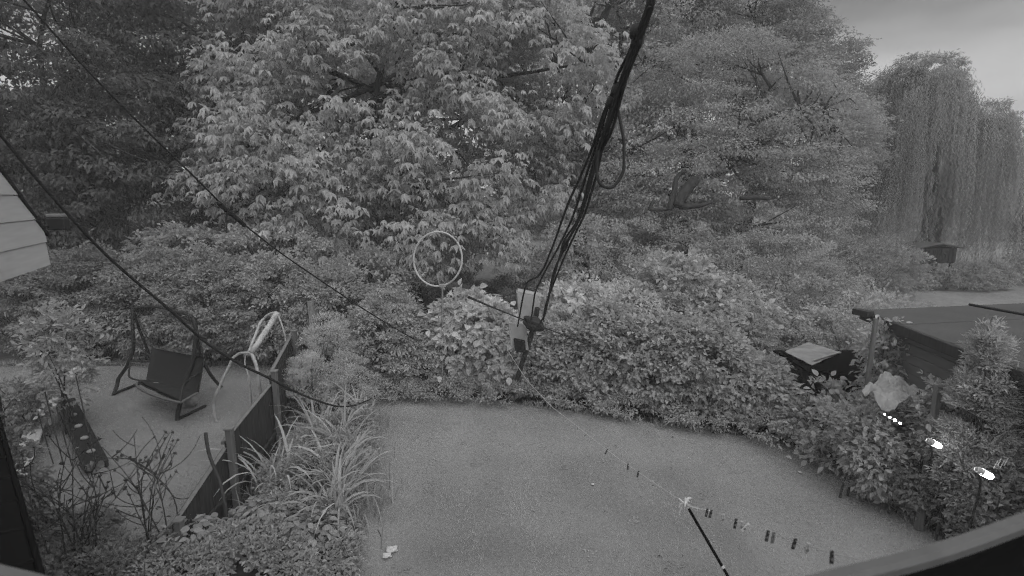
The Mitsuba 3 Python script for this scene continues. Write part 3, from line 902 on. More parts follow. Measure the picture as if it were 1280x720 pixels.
# hut under the willow, mound
k = thing('raised_hut', 'small dark raised hut under the weeping willow', 'hut')
c = P(1160, 317, 24.0)
c[2] = max(c[2], 1.6)
add('body', bbox(c - [.8, .6, .38], c + [.8, .6, .33], .02), 'mat_hut', k)
for i in range(9):
    x = c[0] - .72 + i * .18
    add('board', bbox(np.array([x - .075, c[1] - .625, c[2] - .36]), np.array([x + .075, c[1] - .602, c[2] + .31])), 'mat_hut', k)
add('roof', MB().mesh(obox(c + [-.5, 0, .44], [.52, 0, .1], [0, .75, 0], [-.006, 0, .03])).mesh(obox(c + [.5, 0, .44], [.52, 0, -.1], [0, .75, 0], [.006, 0, .03])), 'mat_felt', k)
for sx in (-.7, .7):
    for sy in (-.5, .5):
        add('leg', beam([c[0] + sx, c[1] + sy, -.02], [c[0] + sx, c[1] + sy, c[2] - .385], .1, .1, up=(0, 1, 0)), 'mat_dark_timber', k)
m = trimesh.creation.icosphere(3, 1)
m.vertices *= 1 + .4 * (meshkit.fbm(m.vertices * 1.5, 3, 6)[:, None] - .5)
m.vertices = m.vertices * [.42, .35, .3] + Z(1161, 355) + [0, 0, .15]
one('dark_mound', 'small dark rounded mound on the pale grass below the hut', 'mound', m, 'mat_dark_wall', 60)

# ------------------------------------------------------------------ trees


def tree(name, label, lobes, base, r0, seed, ncl, per, cr, L, W, tone_base, gap=.36, droop=.35, size=1.6, limbs=9, flat=.55, inner=.55, tone=(.8, 1.2), cat='tree', twigs=140, top=None, group=None, leaf_fn=None):
    k = thing(name, label, cat, group)
    rng = rngs(seed)
    cl, o = clusters(lobes, ncl, rng, gap, size, inner)
    lob = np.asarray(lobes, float)
    if top is None:
        top = lob[:, :3].mean(0) + [0, 0, .3 * lob[:, 5].max()]
    tg = cl[rng.choice(len(cl), limbs, replace=False)]
    branch_set(k, base, top, r0, tg, cl[rng.choice(len(cl), min(twigs, len(cl)), replace=False)], rng, BARK)
    mb = MB()
    if leaf_fn:
        leaf_fn(k, mb, cl, o, rng)
    else:
        mb.put(*tuft(cl, o, per, rng, cr, L, W, droop, flat, tone, tone_base))
    add('crown', mb, 'mat_leaf', k, kind='stuff', color=True)
    return k


# the big tree with drooping fans of large leaves
def palmate(k, mb, cl, o, rng):
    per = 19
    n = len(cl) * per
    C, O = np.repeat(cl, per, 0), np.repeat(o, per, 0)
    off = nrm(rng.normal(size=(n, 3))) * (rng.random(n) ** .5)[:, None]
    p = C + off * (np.repeat(rng.uniform(.5, 1.05, len(cl)), per)[:, None]) * [.95, .95, .62]
    out = nrm(off * [1, 1, .5] + O * [1, 1, .3] * .7 + rng.normal(size=(n, 3)) * .5)
    side = nrm(np.cross(out, [0, 0, 1.0]))
    tone = .40 * np.repeat(rng.uniform(.82, 1.15, len(cl)), per) * rng.normal(1, .09, n)
    size = rng.uniform(.55, 1.35, n)
    front = np.argsort(p[:, 1] + 2.0 * np.maximum(0, p[:, 2] - 9.0) + rng.random(n) * 2.2)[:290]
    isf = np.zeros(n, bool)
    isf[front] = True
    Vs = []
    drp = np.stack([np.zeros(n), np.zeros(n), -rng.uniform(.35, 1.2, n)], 1)
    nl = 5
    for a, l in zip(np.linspace(-1.75, 1.75, nl), (.6, .9, 1, .9, .6)):
        A = out * math.cos(a) + side * math.sin(a) + drp + rng.normal(size=(n, 3)) * .13
        N = out * .5 + np.array([0, 0, .8]) + rng.normal(size=(n, 3)) * .22
        V, F = leaves(p, A, N, .24 * l * size, .088 * l * size, .15, .25)
        Vs.append(V.reshape(n, 4, 3))
    V = np.stack(Vs, 1)                    # n, nl, 4, 3
    b = (np.arange(nl) * 4)[:, None]
    F1 = np.vstack([b + [0, 1, 2], b + [0, 2, 3]])
    rest = np.where(~isf)[0]
    Vr = V[rest].reshape(-1, 3)
    Fr = (F1[None] + (np.arange(len(rest)) * nl * 4)[:, None, None]).reshape(-1, 3)
    mb.put(Vr, Fr, np.repeat(np.clip(tone[rest] * NIR, .1, .92), nl * 4)[:, None] * np.ones(3))
    mb.put(*tuft(cl, o, 16, rng, .8, .15, .075, .6, .65, (.8, 1.15), .38))
    for i in front:
        add('leaf', MB().put(V[i].reshape(-1, 3), F1, np.full(3, np.clip(tone[i] * NIR, .1, .92))), 'mat_leaf', k, color=True)


tree('broadleaf_tree', 'large tree in the centre left with pale drooping fans of big leaves',
     [(-4.2, 17.4, 6.6, 5.9, 4.2, 3.6), (-6.3, 16.2, 4.6, 3.4, 2.8, 2.2), (-1.6, 16.4, 5.0, 3.6, 3.0, 2.6), (-3.6, 18.2, 10.2, 5.4, 4.4, 3.0), (-.2, 16.4, 7.8, 3.4, 3, 2.6), (-6.4, 17.4, 8.4, 3.2, 3, 2.6), (-3.4, 14.6, 3.4, 2.6, 1.8, 1.5), (-1.5, 14.3, 2.9, 1.7, 1.2, 1.1)],
     (-3.6, 18.2, 0), .32, 11, 1150, 0, 0, 0, 0, .44, gap=.42, size=1.7, limbs=18, inner=.66, twigs=200, top=(-3.6, 18, 10.2), leaf_fn=palmate)

tree('dark_tree', 'tall dark leafy tree filling the upper left corner',
     [(-14.5, 17, 8.2, 5.0, 4.2, 4.4), (-11.2, 16.4, 5.2, 3.2, 3, 3.0), (-17.5, 16.5, 5.4, 4.2, 3.6, 4), (-11.5, 18.5, 10.5, 3.8, 3.6, 3.4), (-15, 16, 3.2, 4.4, 2.6, 2.4)],
     (-14, 17.5, 0), .36, 21, 1700, 62, .62, .17, .085, .13, gap=.33, size=1.4, droop=.5, limbs=12, inner=.6)
tree('dark_tree', 'dark tree behind the pale big-leaved tree, left of the centre top',
     [(-8.5, 23.5, 9.5, 4.4, 3.2, 4.4), (-7.5, 23, 5, 4.6, 3, 4), (-2.5, 24, 11.5, 4.2, 3.2, 3.6), (-3, 24, 5.5, 5, 3, 4.5)],
     (-7, 24, 0), .34, 22, 820, 52, .8, .2, .1, .22, gap=.37, size=1.5, limbs=8)
tree('dark_tree', 'dimmer dark tree behind the one in the upper left corner',
     [(-22, 25, 9, 6.5, 3, 6.5), (-15, 26, 10.5, 5, 3, 5.5), (-21, 24, 3, 7, 3, 3)],
     (-20, 26, 0), .34, 26, 700, 40, 1.1, .28, .15, .16, gap=.33, size=1.8, limbs=7, twigs=60)
tree('grey_tree', 'pale fine-leaved tree at centre top, just behind the cable bundle',
     [(2.6, 20.5, 9.4, 3.7, 3.2, 3.6), (1.2, 21, 12.5, 4.0, 3.2, 2.6), (5.6, 21, 11.2, 3.0, 3, 3), (3.2, 20, 5.8, 3.6, 3, 3.0)],
     (3, 21.3, 0), .3, 23, 1000, 70, .7, .13, .07, .35, gap=.42, size=1.7, limbs=10)
kt = tree('spreading_tree', 'broad spreading tree right of the cables with exposed dark limbs',
          [(6.6, 18.2, 5.6, 4.6, 3.4, 2.5), (9.2, 18.6, 4.2, 3.0, 3, 2.3), (4.6, 17.4, 4.4, 2.8, 2.4, 2.0), (7.2, 18.4, 7.6, 3.4, 3, 1.9), (10.4, 18.6, 6.2, 2.2, 2.4, 1.9)],
          (6.2, 18.6, 0), .34, 24, 1500, 88, .58, .095, .055, .345, gap=.4, size=1.8, limbs=10, top=(6.2, 18.2, 5.6))
for pts, rr in [([(818, 250), (812, 262), (830, 262), (842, 258)], .05), ([(836, 262), (842, 240), (846, 222), (856, 214)], [.09, .08, .06]), ([(846, 258), (856, 240), (872, 222)], [.16, .17, .14]), ([(850, 258), (872, 257), (890, 252)], [.1, .08, .05]), ([(925, 248), (945, 247), (962, 249)], [.06, .08, .05])]:
    add('limb', tb([P(u, v, 14.6) for u, v in pts], rr, 12), BARK, kt, True)
tree('tall_tree', 'tall darker tree against the sky right of the centre, with a lobed outline',
     [(9.2, 22.5, 11.0, 3.0, 3, 3.2), (11.6, 22.8, 8.6, 2.3, 2.4, 2.2), (11.6, 22.4, 6.4, 3.2, 3, 2.6), (10.0, 23, 13.0, 2.0, 2.2, 1.7), (7.0, 23, 12.0, 3.2, 3, 3)] + [(*P(u, v, 22.6), q, 1.3, q) for u, v, q in ((985, 5, 1.2), (1012, 52, 1.1), (1040, 78, 1.2), (1052, 120, 1.15), (1048, 165, 1.3), (1066, 205, 1.1))],
     (10, 23, 0), .34, 25, 1750, 84, .5, .115, .062, .27, gap=.35, size=1.5, limbs=10)


def willow(label, c, domes, seed, tone, dens):
    "domes: (dx, dy, radius, top height, height where the curtains end); clumps of hanging strands on each"
    k = thing('weeping_willow', label, 'tree')
    rng = rngs(seed)
    base = np.array([c[0], c[1], 0])
    tg = []
    for dx, dy, R, top, low in domes:
        for a in np.linspace(0, 6.28, 7)[:-1] + rng.uniform(0, 1):
            tg.append(base + [dx + R * .6 * math.cos(a), dy + R * .6 * math.sin(a), top * rng.uniform(.78, .93)])
    branch_set(k, base, base + [.2, 0, domes[0][3] * .7], .45, tg, None, rng, BARK)
    mb = MB()
    for dx, dy, R, top, low in domes:
        for i in range(int(dens * R * R)):
            a = rng.uniform(0, 2 * np.pi)
            rr = R * rng.uniform(.3, 1.0) ** .55
            ct = top - (top * .2) * (rr / R) ** 2.5 - rng.uniform(0, .7)
            cx, cy = c[0] + dx + rr * math.cos(a), c[1] + dy + rr * math.sin(a)
            end = low + rng.uniform(0, 1) ** 2 * (ct - low) * .75
            tn = tone * rng.uniform(.6, 1.25)
            sp = rng.uniform(.12, .3)
            sway = rng.normal(0, .12, 2)
            for s_ in range(rng.integers(20, 36)):
                ox, oy = rng.normal(0, sp, 2)
                st = ct + rng.normal(0, .2)
                l2 = max(.8, (st - end) * rng.uniform(.6, 1.05))
                m = int(l2 / .1)
                f = np.linspace(0, 1, m)
                z = st + .25 * np.sin(np.minimum(1, f * 6) * 3.1) - f * l2
                ph = rng.uniform(0, 6)
                bow = np.minimum(1, f * l2 / 1.2) ** .6 * .45
                q = np.stack([cx + ox * (1 + .5 * f) + .07 * np.sin(z * .9 + ph) + bow * math.cos(a) + sway[0] * f * l2 * .3, cy + oy * (1 + .5 * f) + .07 * np.cos(z * .8 + ph) + bow * math.sin(a) + sway[1] * f * l2 * .3, z], 1)
                az = rng.uniform(0, 6.28, m)
                A = np.stack([np.cos(az) * .55, np.sin(az) * .55, -np.ones(m)], 1)
                V, F = leaves(q, A, np.stack([-np.sin(az), np.cos(az), .5 + 0 * az], 1), .19, .038, .1)
                mb.put(V, F, np.repeat(np.clip(tn * NIR * rng.normal(1, .1, m), .05, .92), 4)[:, None] * np.ones(3))
        cl, o = clusters([(c[0] + dx, c[1] + dy, top - .85, R * .85, R * .85, .95), (c[0] + dx + R * .3, c[1] + dy, top - 1.6, R * .75, R * .75, .9), (c[0] + dx - R * .4, c[1] + dy, top - 1.3, R * .6, R * .7, .9)], int(52 * R * R), rng, .34, .8, .5)
        mb.put(*tuft(cl, o, 60, rng, .34, .15, .04, .6, .8, (.75, 1.2), tone))
    add('crown', mb, 'mat_leaf', k, kind='stuff', color=True)


willow('weeping willow with long hanging curtains and a lower right shoulder standing alone at the right', (21.4, 26.3),
       [(-1.6, 0, 1.95, 10.9, .8), (1.5, -.4, 1.45, 8.7, .7), (.0, .8, 1.3, 10.1, 5.2)], 31, .32, 15)
willow('second darker weeping willow partly cut off at the right edge', (30.2, 28.5), [(0, 0, 2.3, 7.2, 1.2), (-2.2, .3, 1.1, 5.9, 1.5), (2.6, 0, 2, 7.4, 1.2)], 32, .19, 11)

# ------------------------------------------------------------------ shrubs and hedges


def shrub(name, label, lobes, seed, ncl, per, cr, L, W, tone_base, gap=.37, droop=.2, size=.5, flat=.7, inner=.6, tone=(.8, 1.2), cat='shrub', stems=7, parts=0, outward=.5):
    k = thing(name, label, cat)
    rng = rngs(seed)
    cl, o = clusters(lobes, ncl, rng, gap, size, inner)
    cl[:, 2] = np.maximum(cl[:, 2], .08)
    lob = np.asarray(lobes, float)
    st = MB()
    for c in cl[rng.choice(len(cl), min(stems * 4, len(cl)), replace=False)]:
        l = lob[np.argmin(((lob[:, :2] - c[:2]) ** 2).sum(1))]
        b = np.array([l[0] + rng.normal() * .15, l[1] + rng.normal() * .15, -.03])
        st.put(*tube(spline([b, (b + c) / 2 + [0, 0, .15 * c[2]], c], 6), np.linspace(.018, .005, 6), 5, False))
    add('stems', st, BARK, k, kind='stuff')
    mb = MB()
    mb.put(*tuft(cl, o, per, rng, cr, L, W, droop, flat, tone, tone_base, outward=outward))
    sv = MB()
    for i in rng.choice(len(cl), max(3, int(len(cl) / 22))):
        if o[i][2] < .1:
            continue
        h = cr * rng.uniform(1.0, 2.6)
        d = nrm(o[i] * .6 + [0, 0, .8] + rng.normal(size=3) * .35)
        q = spline([cl[i], cl[i] + d * h * .6, cl[i] + d * h + [rng.normal() * .1 * h, rng.normal() * .1 * h, -.1 * h]], 6)
        sv.put(*tube(q, np.linspace(.006, .003, 6), 4, False), .15)
        m = rng.integers(7, 14)
        pp = q[rng.integers(1, 6, m)]
        mb.put(*leaves(pp, d * .3 + rng.normal(size=(m, 3)) * .7, rng.normal(size=(m, 3)) * .5 + [0, 0, .8], L * rng.uniform(.8, 1.3, m), W * rng.uniform(.8, 1.3, m)), np.full(3, np.clip(tone_base * NIR * rng.uniform(.9, 1.3), .1, .92)))
    if sv.n:
        add('shoots', sv, 'mat_leaf', k, kind='stuff', color=True)
    add('foliage', mb, 'mat_leaf', k, kind='stuff', color=True)
    if parts:
        # the largest and nearest leaves, one by one
        face = nrm(np.array([0, 0, H]) - cl)
        sel = np.argsort(-(o * face).sum(1) + rng.random(len(cl)) * .5)
        for i in range(parts):
            c, oo = cl[sel[i % len(sel)]], o[sel[i % len(sel)]]
            A = oo * .6 + rng.normal(size=3) * .5 + [0, 0, -droop]
            N = face[sel[i % len(sel)]] * .5 + oo * .3 + rng.normal(size=3) * .3 + [0, 0, .6]
            s = rng.uniform(.9, 1.4)
            p = c + oo * cr * rng.uniform(.4, .8) + rng.normal(size=3) * cr * .5
            p[2] = max(p[2], .18)
            V, F = big_leaf(p, A, N, L * .95 * s, W * 1.0 * s)
            add('leaf', MB().put(V, F, np.full(3, np.clip(tone_base * NIR * rng.normal(1.08, .14), .1, .92))), 'mat_leaf', k, color=True)
    return k


# the middle hedge behind the lawn
shrub('hedge_shrub', 'dense small-leaved shrub at the left end of the middle hedge, left of the ring pole',
      [(-2.75, 11.0, 1.0, .95, .8, 1.15), (-2.0, 10.95, .7, .8, .7, .9)], 41, 420, 48, .2, .08, .045, .36, size=.5)
shrub('hedge_shrub', 'pale lobed-leaved shrub in the hedge just right of the ring pole',
      [(-.95, 11.1, 1.1, .95, .8, 1.05), (-.3, 10.85, .85, .8, .7, .95)], 42, 330, 26, .24, .15, .11, .45, size=.5, parts=150)
shrub('hedge_shrub', 'leafy shrub in the hedge under the pale cable box',
      [(.45, 10.75, .75, .8, .75, .95), (1.2, 10.6, .75, .85, .75, 1.05)], 43, 360, 38, .22, .1, .065, .38, size=.5)
shrub('hedge_shrub', 'dense clipped shrub in the middle hedge right of the cable post',
      [(2.0, 10.3, .85, 1.0, .8, 1.2), (2.9, 9.9, .8, .95, .8, 1.15)], 44, 520, 36, .22, .11, .075, .37, size=.45)
shrub('hedge_shrub', 'dense dark-based shrub at the right end of the middle hedge beside the pale sheet',
      [(3.75, 9.6, .75, .95, .8, 1.1), (4.55, 9.2, .5, .7, .6, .75)], 45, 460, 36, .22, .105, .07, .36, size=.45)
shrub('hydrangea_shrub', 'tall pale bushy shrub with large leaves behind the hedge right of centre',
      [(4.0, 12.0, 1.6, 1.3, 1.0, 1.25), (3.1, 11.6, 1.2, 1.2, .9, 1.0), (5.0, 11.6, 1.3, 1.1, .9, .95), (4.2, 11.0, 1.2, 1.4, .9, .9)], 46, 620, 30, .26, .13, .085, .37, size=.6, parts=120)
shrub('pale_shrub', 'pale shrub in the hedge right behind the cable post',
      [(1.6, 11.9, 1.2, 1.4, .9, 1.1), (2.6, 11.3, 1.3, 1.0, .8, .9)], 47, 380, 30, .26, .12, .075, .42, size=.6)
shrub('rosette_plant', 'small plant with very pale broad glossy leaves just right of the cables',
      [(1.25, 11.0, 2.05, .3, .22, .22)], 48, 20, 4, .08, .14, .08, .6, parts=26, stems=3, cat='plant')
shrub('round_shrub', 'soft hazy round shrub behind the right part of the hedge',
      [(7.4, 14.6, 1.7, 2.0, 1.4, 1.7), (6.0, 13.8, 1.4, 1.6, 1.2, 1.4), (8.9, 15.0, 1.3, 1.5, 1.2, 1.4)], 49, 620, 40, .3, .09, .05, .34, size=.8)
shrub('round_shrub', 'mid grey shrub under the spreading tree beside the cable loop',
      [(2.2, 14.8, 2.0, 1.6, 1.2, 1.7), (4.4, 15.2, 2.3, 1.8, 1.2, 1.5), (.9, 15.5, 1.3, 1.2, 1.0, 1.3)], 50, 620, 40, .3, .1, .055, .36, size=.8)
shrub('round_shrub', 'dark low shrub left of the willow on the far grass',
      [(17.0, 23.5, 1.0, 1.6, 1.2, 1.3), (14.5, 20.5, 1.2, 2.0, 1.5, 1.5)], 51, 300, 40, .34, .13, .07, .3, size=.9)
shrub('round_shrub', 'grey rounded shrub at the right edge in front of the second willow',
      [(26.6, 24.6, 1.2, 2.4, 1.5, 1.6), (29.5, 23.0, .9, 2.4, 1.6, 1.4)], 52, 380, 40, .36, .13, .07, .34, size=.9)
shrub('low_shrub', 'low pale shrub on the far grass between the hedge and the willow',
      [(11.5, 16.5, .45, 2.4, 1.2, .6), (9.6, 13.6, .8, 1.6, 1.1, .9), (8.0, 11.8, .8, 1.5, 1.0, 1.0)], 53, 420, 40, .26, .1, .055, .4, size=.7)
# low growth along the hedge foot
shrub('weedy_growth', 'low weedy growth along the foot of the middle hedge at the lawn edge',
      [(-2.6, 10.25, .1, .7, .35, .35), (-1.3, 10.2, .1, .8, .35, .4), (0, 10.0, .1, .8, .35, .4), (1.2, 9.75, .1, .8, .35, .4), (2.4, 9.35, .1, .8, .4, .4), (3.6, 8.9, .1, .8, .4, .4), (4.6, 8.4, .1, .6, .5, .4)], 153, 420, 34, .14, .07, .03, .34, size=.4, cat='plants', stems=1)
shrub('mixed_shrub', 'leafy shrub growing up around the crumpled sheet',
      [(5.35, 7.0, .8, .36, .32, .56), (5.7, 6.75, .75, .32, .3, .6), (5.1, 6.6, .55, .35, .35, .5), (4.95, 6.75, .8, .2, .2, .45)], 154, 300, 34, .17, .09, .05, .34, size=.4, parts=60)
shrub('low_shrub', 'grey brush growing under the raised hut', [(20.9, 23.2, .5, 1.5, .6, .8), (19.0, 23.6, .4, .9, .8, .7), (22.4, 23.8, .4, 1.1, .8, .8)], 155, 240, 34, .26, .13, .06, .3, size=.8)
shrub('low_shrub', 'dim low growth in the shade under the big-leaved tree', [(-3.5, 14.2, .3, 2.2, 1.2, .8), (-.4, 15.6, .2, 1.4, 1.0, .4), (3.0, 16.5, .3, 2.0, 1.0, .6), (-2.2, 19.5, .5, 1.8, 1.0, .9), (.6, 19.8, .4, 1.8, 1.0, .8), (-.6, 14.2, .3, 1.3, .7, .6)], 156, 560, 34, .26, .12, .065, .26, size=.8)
# left hedge
shrub('tall_hedge', 'dense small-leaved hedge behind the swing seat',
      [(-8.9, 12.9, 1.4, 1.7, .9, 1.5), (-7.6, 12.7, 1.5, 1.5, .9, 1.4)], 54, 760, 56, .24, .085, .05, .3, size=.5, cat='hedge')
shrub('tall_hedge', 'dense hedge left of the swing seat below the dark tree',
      [(-12.6, 13.2, 1.3, 1.9, .9, 1.5), (-10.8, 13.0, 1.5, 1.5, .9, 1.45)], 55, 620, 52, .26, .09, .05, .24, size=.5, cat='hedge')
shrub('tall_hedge', 'leafy hedge between the white frame and the middle hedge',
      [(-5.9, 12.6, 1.4, 1.5, .9, 1.45), (-4.5, 12.2, 1.4, 1.2, .9, 1.3)], 56, 620, 52, .24, .085, .05, .34, size=.5, cat='hedge')
shrub('pale_shrub', 'pale soft shrub at the foot of the big tree above the left hedge',
      [(-6.2, 13.6, 2.6, 1.8, 1.0, .8), (-3.6, 13.2, 2.0, 1.4, 1.0, .9), (-9.0, 14.0, 2.7, 1.4, .9, .7)], 57, 420, 36, .26, .12, .07, .36, size=.7)
shrub('feathery_bush', 'soft pale feathery bush at the lawn corner behind the fence end',
      [(-3.75, 10.1, .9, .55, .5, 1.0), (-3.2, 9.7, .5, .5, .45, .65), (-3.9, 9.4, .55, .5, .5, .7)], 58, 330, 60, .15, .05, .014, .44, size=.4, cat='bush', droop=-.3, outward=.7)
one('pale_stump', 'pale upright post end standing in the feathery bush', 'post', beam([-4.15, 10.6, 0], P(388, 376, 11.2), .12, .1, up=(0, 1, 0)), 'mat_old_post')
# left-hand foreground plants
shrub('leafy_shrub', 'upright leafy shrub beside the dark house wall at the left edge',
      [(-8.05, 8.7, 1.75, .4, .4, .72), (-7.85, 8.6, 1.05, .42, .38, .6), (-7.65, 8.75, 1.6, .3, .3, .5)], 59, 130, 12, .14, .11, .048, .34, size=.35, parts=110, droop=.0, outward=.9, stems=1)
shrub('round_bush', 'grey rounded bush at the left edge beside the white board',
      [(-5.85, 5.5, 1.0, .32, .3, .5), (-9.1, 8.6, .4, .7, .5, .6), (-6.05, 5.6, .5, .35, .3, .5)], 60, 190, 36, .16, .07, .045, .26, size=.4, cat='bush')
# right-hand corner planting
shrub('mixed_shrub', 'leafy shrub at the inner corner of the right-hand border below the dark hutch',
      [(5.2, 8.2, .3, .6, .5, .5), (5.8, 7.9, .35, .5, .4, .45), (5.2, 7.6, .35, .5, .6, .55)], 61, 260, 30, .2, .1, .06, .34, size=.45, parts=110)
shrub('mixed_shrub', 'dark dense shrub in the right border below the four tiny lights',
      [(5.65, 6.9, .55, .55, .6, .7), (5.55, 6.2, .5, .45, .6, .65)], 62, 380, 40, .18, .08, .045, .22, size=.4)
shrub('mixed_shrub', 'dense shrub in the right border under the glowing right-hand lamp',
      [(5.75, 5.4, .45, .5, .6, .7), (5.9, 4.6, .4, .5, .6, .6), (6.3, 5.0, .6, .5, .6, .7)], 63, 420, 40, .18, .075, .042, .22, size=.4)
shrub('leafy_spray', 'loose leafy spray standing in front of the dark hutch', [(5.25, 8.35, .85, .35, .25, .35), (5.75, 8.4, .75, .35, .25, .3)], 157, 34, 12, .16, .12, .07, .38, size=.35, parts=40, gap=.36, stems=4)
shrub('rowan_shrub', 'open shrub with rows of leaflets on arching twigs in front of the shed corner',
      [(6.0, 7.95, 1.75, .3, .28, .6), (6.15, 7.9, 1.3, .34, .3, .5)], 64, 110, 18, .18, .1, .045, .38, size=.35, parts=60, gap=.4)
shrub('conifer', 'tall feathery grey conifer in front of the shed at the right edge',
      [(5.6, 5.8, 2.25, .16, .16, .5), (5.6, 5.78, 1.8, .27, .27, .5), (5.64, 5.75, 1.35, .38, .36, .5), (5.72, 5.7, .9, .5, .46, .6)], 65, 640, 46, .11, .07, .02, .36, size=.3, droop=-.2, outward=.9, inner=.4)
shrub('climbing_shrub', 'small leafy climber round the short stake behind the left lamp',
      [(5.75, 6.35, 1.35, .35, .3, .45)], 66, 90, 22, .15, .09, .05, .33, size=.3, parts=40)

# strap-leaved clumps beside the lawn
r = rngs(91)
for (x, y, n, L, lab) in [(-2.7, 7.5, 56, .95, 'arching strap-leaved clump nearest the middle of the lawn edge'),
                          (-3.3, 6.7, 54, .9, 'strap-leaved clump close against the near fence panel'),
                          (-2.4, 6.55, 56, .85, 'strap-leaved clump spilling over the near lawn edge'),
                          (-2.3, 6.05, 50, .85, 'strap-leaved clump nearest the bottom edge, drooping onto the lawn'),
                          (-3.3, 8.3, 40, .95, 'upright strap-leaved clump by the far fence post'),
                          (-2.75, 8.9, 36, .75, 'small strap-leaved clump at the far end of the border below the feathery bush')]:
    k = thing('strap_leaf_plant', lab, 'plant')
    base = MB()
    for i in range(n):
        a = r.uniform(0, 2 * np.pi)
        b = np.array([x + r.normal() * .11, y + r.normal() * .11, -.02])
        V, F = strap(b, a, L * r.uniform(.8, 1.5), r.uniform(.024, .046), r.uniform(.02, .4), r.uniform(1.0, 2.7), twist=r.normal() * .5)
        add('blade', MB().put(V, F, np.full(3, np.clip(.38 * NIR * r.normal(1, .18), .15, .92))), 'mat_leaf', k, color=True)
    for i in range(160):
        a = r.uniform(0, 2 * np.pi)
        b = np.array([x + r.normal() * .3, y + r.normal() * .3, -.02])
        V, F = strap(b, a, L * r.uniform(.3, .6), r.uniform(.012, .025), r.uniform(.0, .6), r.uniform(.3, 2.0), K=4)
        base.put(V, F, np.clip(.26 * NIR * r.normal(1, .2), .08, .9))
    add('undergrowth', base, 'mat_leaf', k, kind='stuff', color=True)
# small ground plants filling the border
shrub('border_plant', 'low tangled plants filling the border between fence and lawn',
      [(-2.9, 7.2, .2, .75, 1.7, .4), (-2.6, 6.0, .15, .6, .6, .3), (-3.1, 5.3, .1, .9, .5, .3), (-2.2, 5.1, .1, .5, .5, .25), (-3.6, 4.9, .1, .6, .5, .3)], 67, 420, 40, .16, .06, .03, .32, size=.4, cat='plant', stems=3)
# broad-leaved ground plant at the bottom
for (x, y, lab, sd) in [(-3.1, 5.75, 'broad-leaved ground plant at the bottom edge left of the lawn', 71), (-2.35, 5.45, 'broad-leaved ground plant spreading to the lawn edge at the bottom', 72),
                        (-3.75, 5.35, 'broad-leaved ground plant at the foot of the sloping fence end', 73)]:
    k = thing('ground_plant', lab, 'plant')
    r = rngs(sd)
    low = MB()
    for i in range(420):
        rad = .58 * r.random() ** .5
        a = r.uniform(0, 6.283)
        hh = .42 * (1 - (rad / .62) ** 2) + r.uniform(0, .1)
        p = np.array([x + rad * math.cos(a), y + rad * math.sin(a) * .9, max(.05, hh)])
        A = np.array([math.cos(a), math.sin(a), 0]) + r.normal(size=3) * [.7, .7, .25]
        N = np.array([math.cos(a) * .4, math.sin(a) * .4, 1]) + r.normal(size=3) * .35
        V, F = big_leaf(p, A, N, r.uniform(.06, .115), r.uniform(.045, .08), fold=.12)
        c = np.full(3, np.clip(.29 * NIR * r.normal(1, .17), .1, .92))
        if i < 160:
            add('leaf', MB().put(V, F, c), 'mat_leaf', k, color=True)
        else:
            low.put(V, F, c)
        if i % 3 == 0:
            low.put(*tube(np.array([[x + r.normal() * .08, y + r.normal() * .08, -.02], p * [1, 1, .6], p]), .004, 4, False), .2)
    add('undergrowth', low, 'mat_leaf', k, kind='stuff', color=True)

# the bare-stemmed rose in the left foreground
for (x, y, n, sd, lab) in [(-4.75, 5.0, 12, 81, 'sparse bush of thin dark stems with dark seed heads at the bottom left'), (-4.1, 5.35, 8, 82, 'sparse bush of thin stems left of the sloping fence end'), (-6.3, 5.6, 8, 83, 'tangle of thin bare stems in front of the white board')]:
    k = thing('bare_stem_bush', lab, 'bush')
    r = rngs(sd)
    heads, lv = MB(), MB()
    for i in range(n):
        a = r.uniform(0, 6.283)
        h = r.uniform(.9, 1.75)
        tip = np.array([x + math.cos(a) * r.uniform(.1, .75), y + math.sin(a) * r.uniform(.1, .6), h])
        b = np.array([x + r.normal() * .1, y + r.normal() * .1, -.03])
        st = MB()
        q = spline([b, b + (tip - b) * [.25, .25, .55] + r.normal(size=3) * .05, tip], 12)
        st.put(*tube(q, np.linspace(.009, .0035, 12), 6))
        ends = [tip]
        for j in range(r.integers(3, 7)):
            s = q[r.integers(5, 11)]
            e = s + np.array([r.normal() * .22, r.normal() * .2, r.uniform(.12, .4)])
            st.put(*tube(spline([s, (s + e) / 2 + [r.normal() * .04, 0, -.02], e], 6), np.linspace(.006, .0035, 6), 5))
            ends.append(e)
        add('stem', st, 'mat_bark', k, True)
        for e in ends:
            if r.random() < .75:
                m = trimesh.creation.icosphere(1, r.uniform(.011, .02))
                m.vertices = m.vertices * [1, 1, .8] + e
                add('seed_head', m, 'mat_peg_dark', k, True)
                for _ in range(3):
                    V, F = big_leaf(e, r.normal(size=3) + [0, 0, .4], r.normal(size=3), .035, .012)
                    lv.put(V, F, .08)
        for _ in range(22):
            s = q[r.integers(1, 11)]
            V, F = big_leaf(s + r.normal(size=3) * .03, np.append(r.normal(size=2), r.normal() * .3), [0, 0, 1], r.uniform(.03, .065), r.uniform(.02, .035))
            lv.put(V, F, np.clip(.24 * r.normal(1, .3), .06, .6))
    add('small_leaves', lv, 'mat_leaf', k, kind='stuff', color=True)
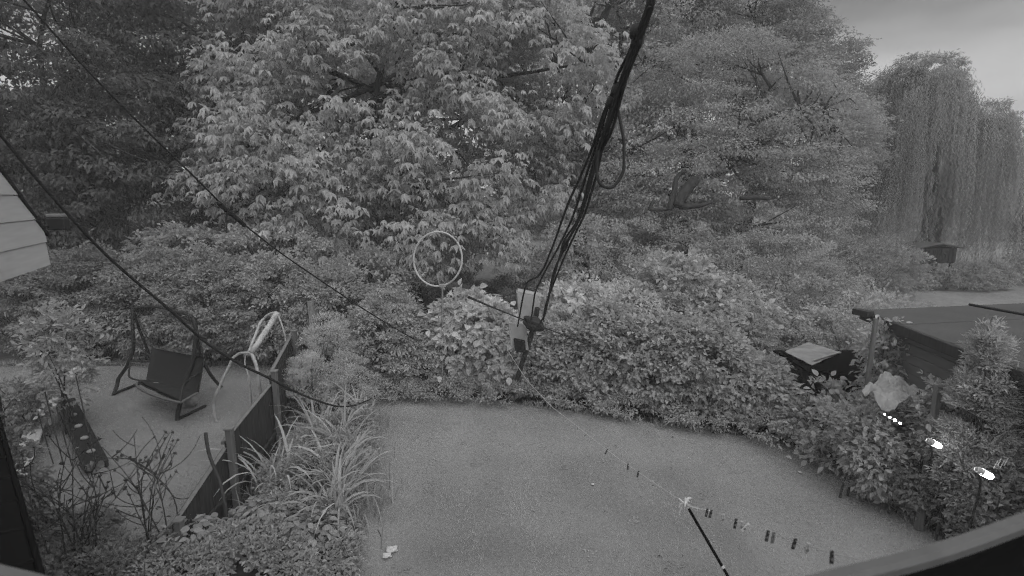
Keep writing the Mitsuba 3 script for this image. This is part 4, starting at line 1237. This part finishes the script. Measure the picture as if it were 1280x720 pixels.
shrub('border_plant', 'low dark leafy plants on the ground at the bottom left below the bare stems',
      [(-4.6, 4.9, .1, .9, .5, .35), (-5.4, 5.6, .05, .8, .5, .25)], 84, 160, 40, .16, .06, .035, .22, size=.4, cat='plant', stems=3)
# pale flower heads
for (u, v, t, s, lab) in [(56, 489, 7.9, .13, 'large pale round flower head above the white board'), (69, 503, 7.9, .075, 'small white flower just right of the large pale flower head'), (94, 466, 8.0, .08, 'white flower at the foot of the leafy shrub'),
                          (121, 588, 7.3, .14, 'ragged white flower at the near end of the dark studded slab'), (48, 518, 8.0, .08, 'white flower at the far end of the white board'), (12, 521, 7.8, .10, 'pale flower at the far left edge')]:
    k = thing('flower', lab, 'flower')
    r = rngs(u)
    c = P(u, v, t)
    for i in range(16):
        d = nrm(r.normal(size=3) + [0, -.3, .6])
        V, F = big_leaf(c + d * s * .25, d + r.normal(size=3) * .3, r.normal(size=3), s * .9, s * .8, fold=.1)
        add('petal', (V, F), 'mat_flower' if s < .1 else 'mat_pale_sheet', k)
    add('stem', tb([c, c * [1, 1, .5] + [.03, .02, 0], np.array([c[0] + .06, c[1] + .05, -.02])], .009, 8), 'mat_stem', k)

# far wood along the horizon
r = rngs(99)
lob = []
for i in range(46):
    x = -70 + i * 3.6
    if x > 34 or x < 8:
        lob.append((x, 52 + r.uniform(-3, 3), 4 + r.uniform(-1, 1.5), 3.4, 2.5, r.uniform(3.5, 5.5)))
    else:
        lob.append((x, 52 + r.uniform(-3, 3), 2.2, 3.4, 2.5, r.uniform(1.6, 2.6)))
cl, o = clusters(lob, 2600, rngs(98), .3, 3.0, .5)
mb = MB()
mb.put(*tuft(cl, o, 26, rngs(97), 1.1, .5, .3, .3, .6, (.8, 1.2), .28))
k = add('distant_wood', mb, 'mat_leaf', kind='stuff', color=True)
labels[k].update(label='far-off line of dim trees along the horizon', category='wood')

# thin damp air round the whole place
scene['haze'] = {'type': 'cube', 'to_world': T().translate([0, 30, 8.5]).scale([120, 60, 10.5]), 'bsdf': {'type': 'null'}, 'interior': {'type': 'ref', 'id': 'haze_air'}}
labels['haze'] = {'label': 'thin pale haze in the evening air over the gardens', 'category': 'haze', 'kind': 'stuff'}
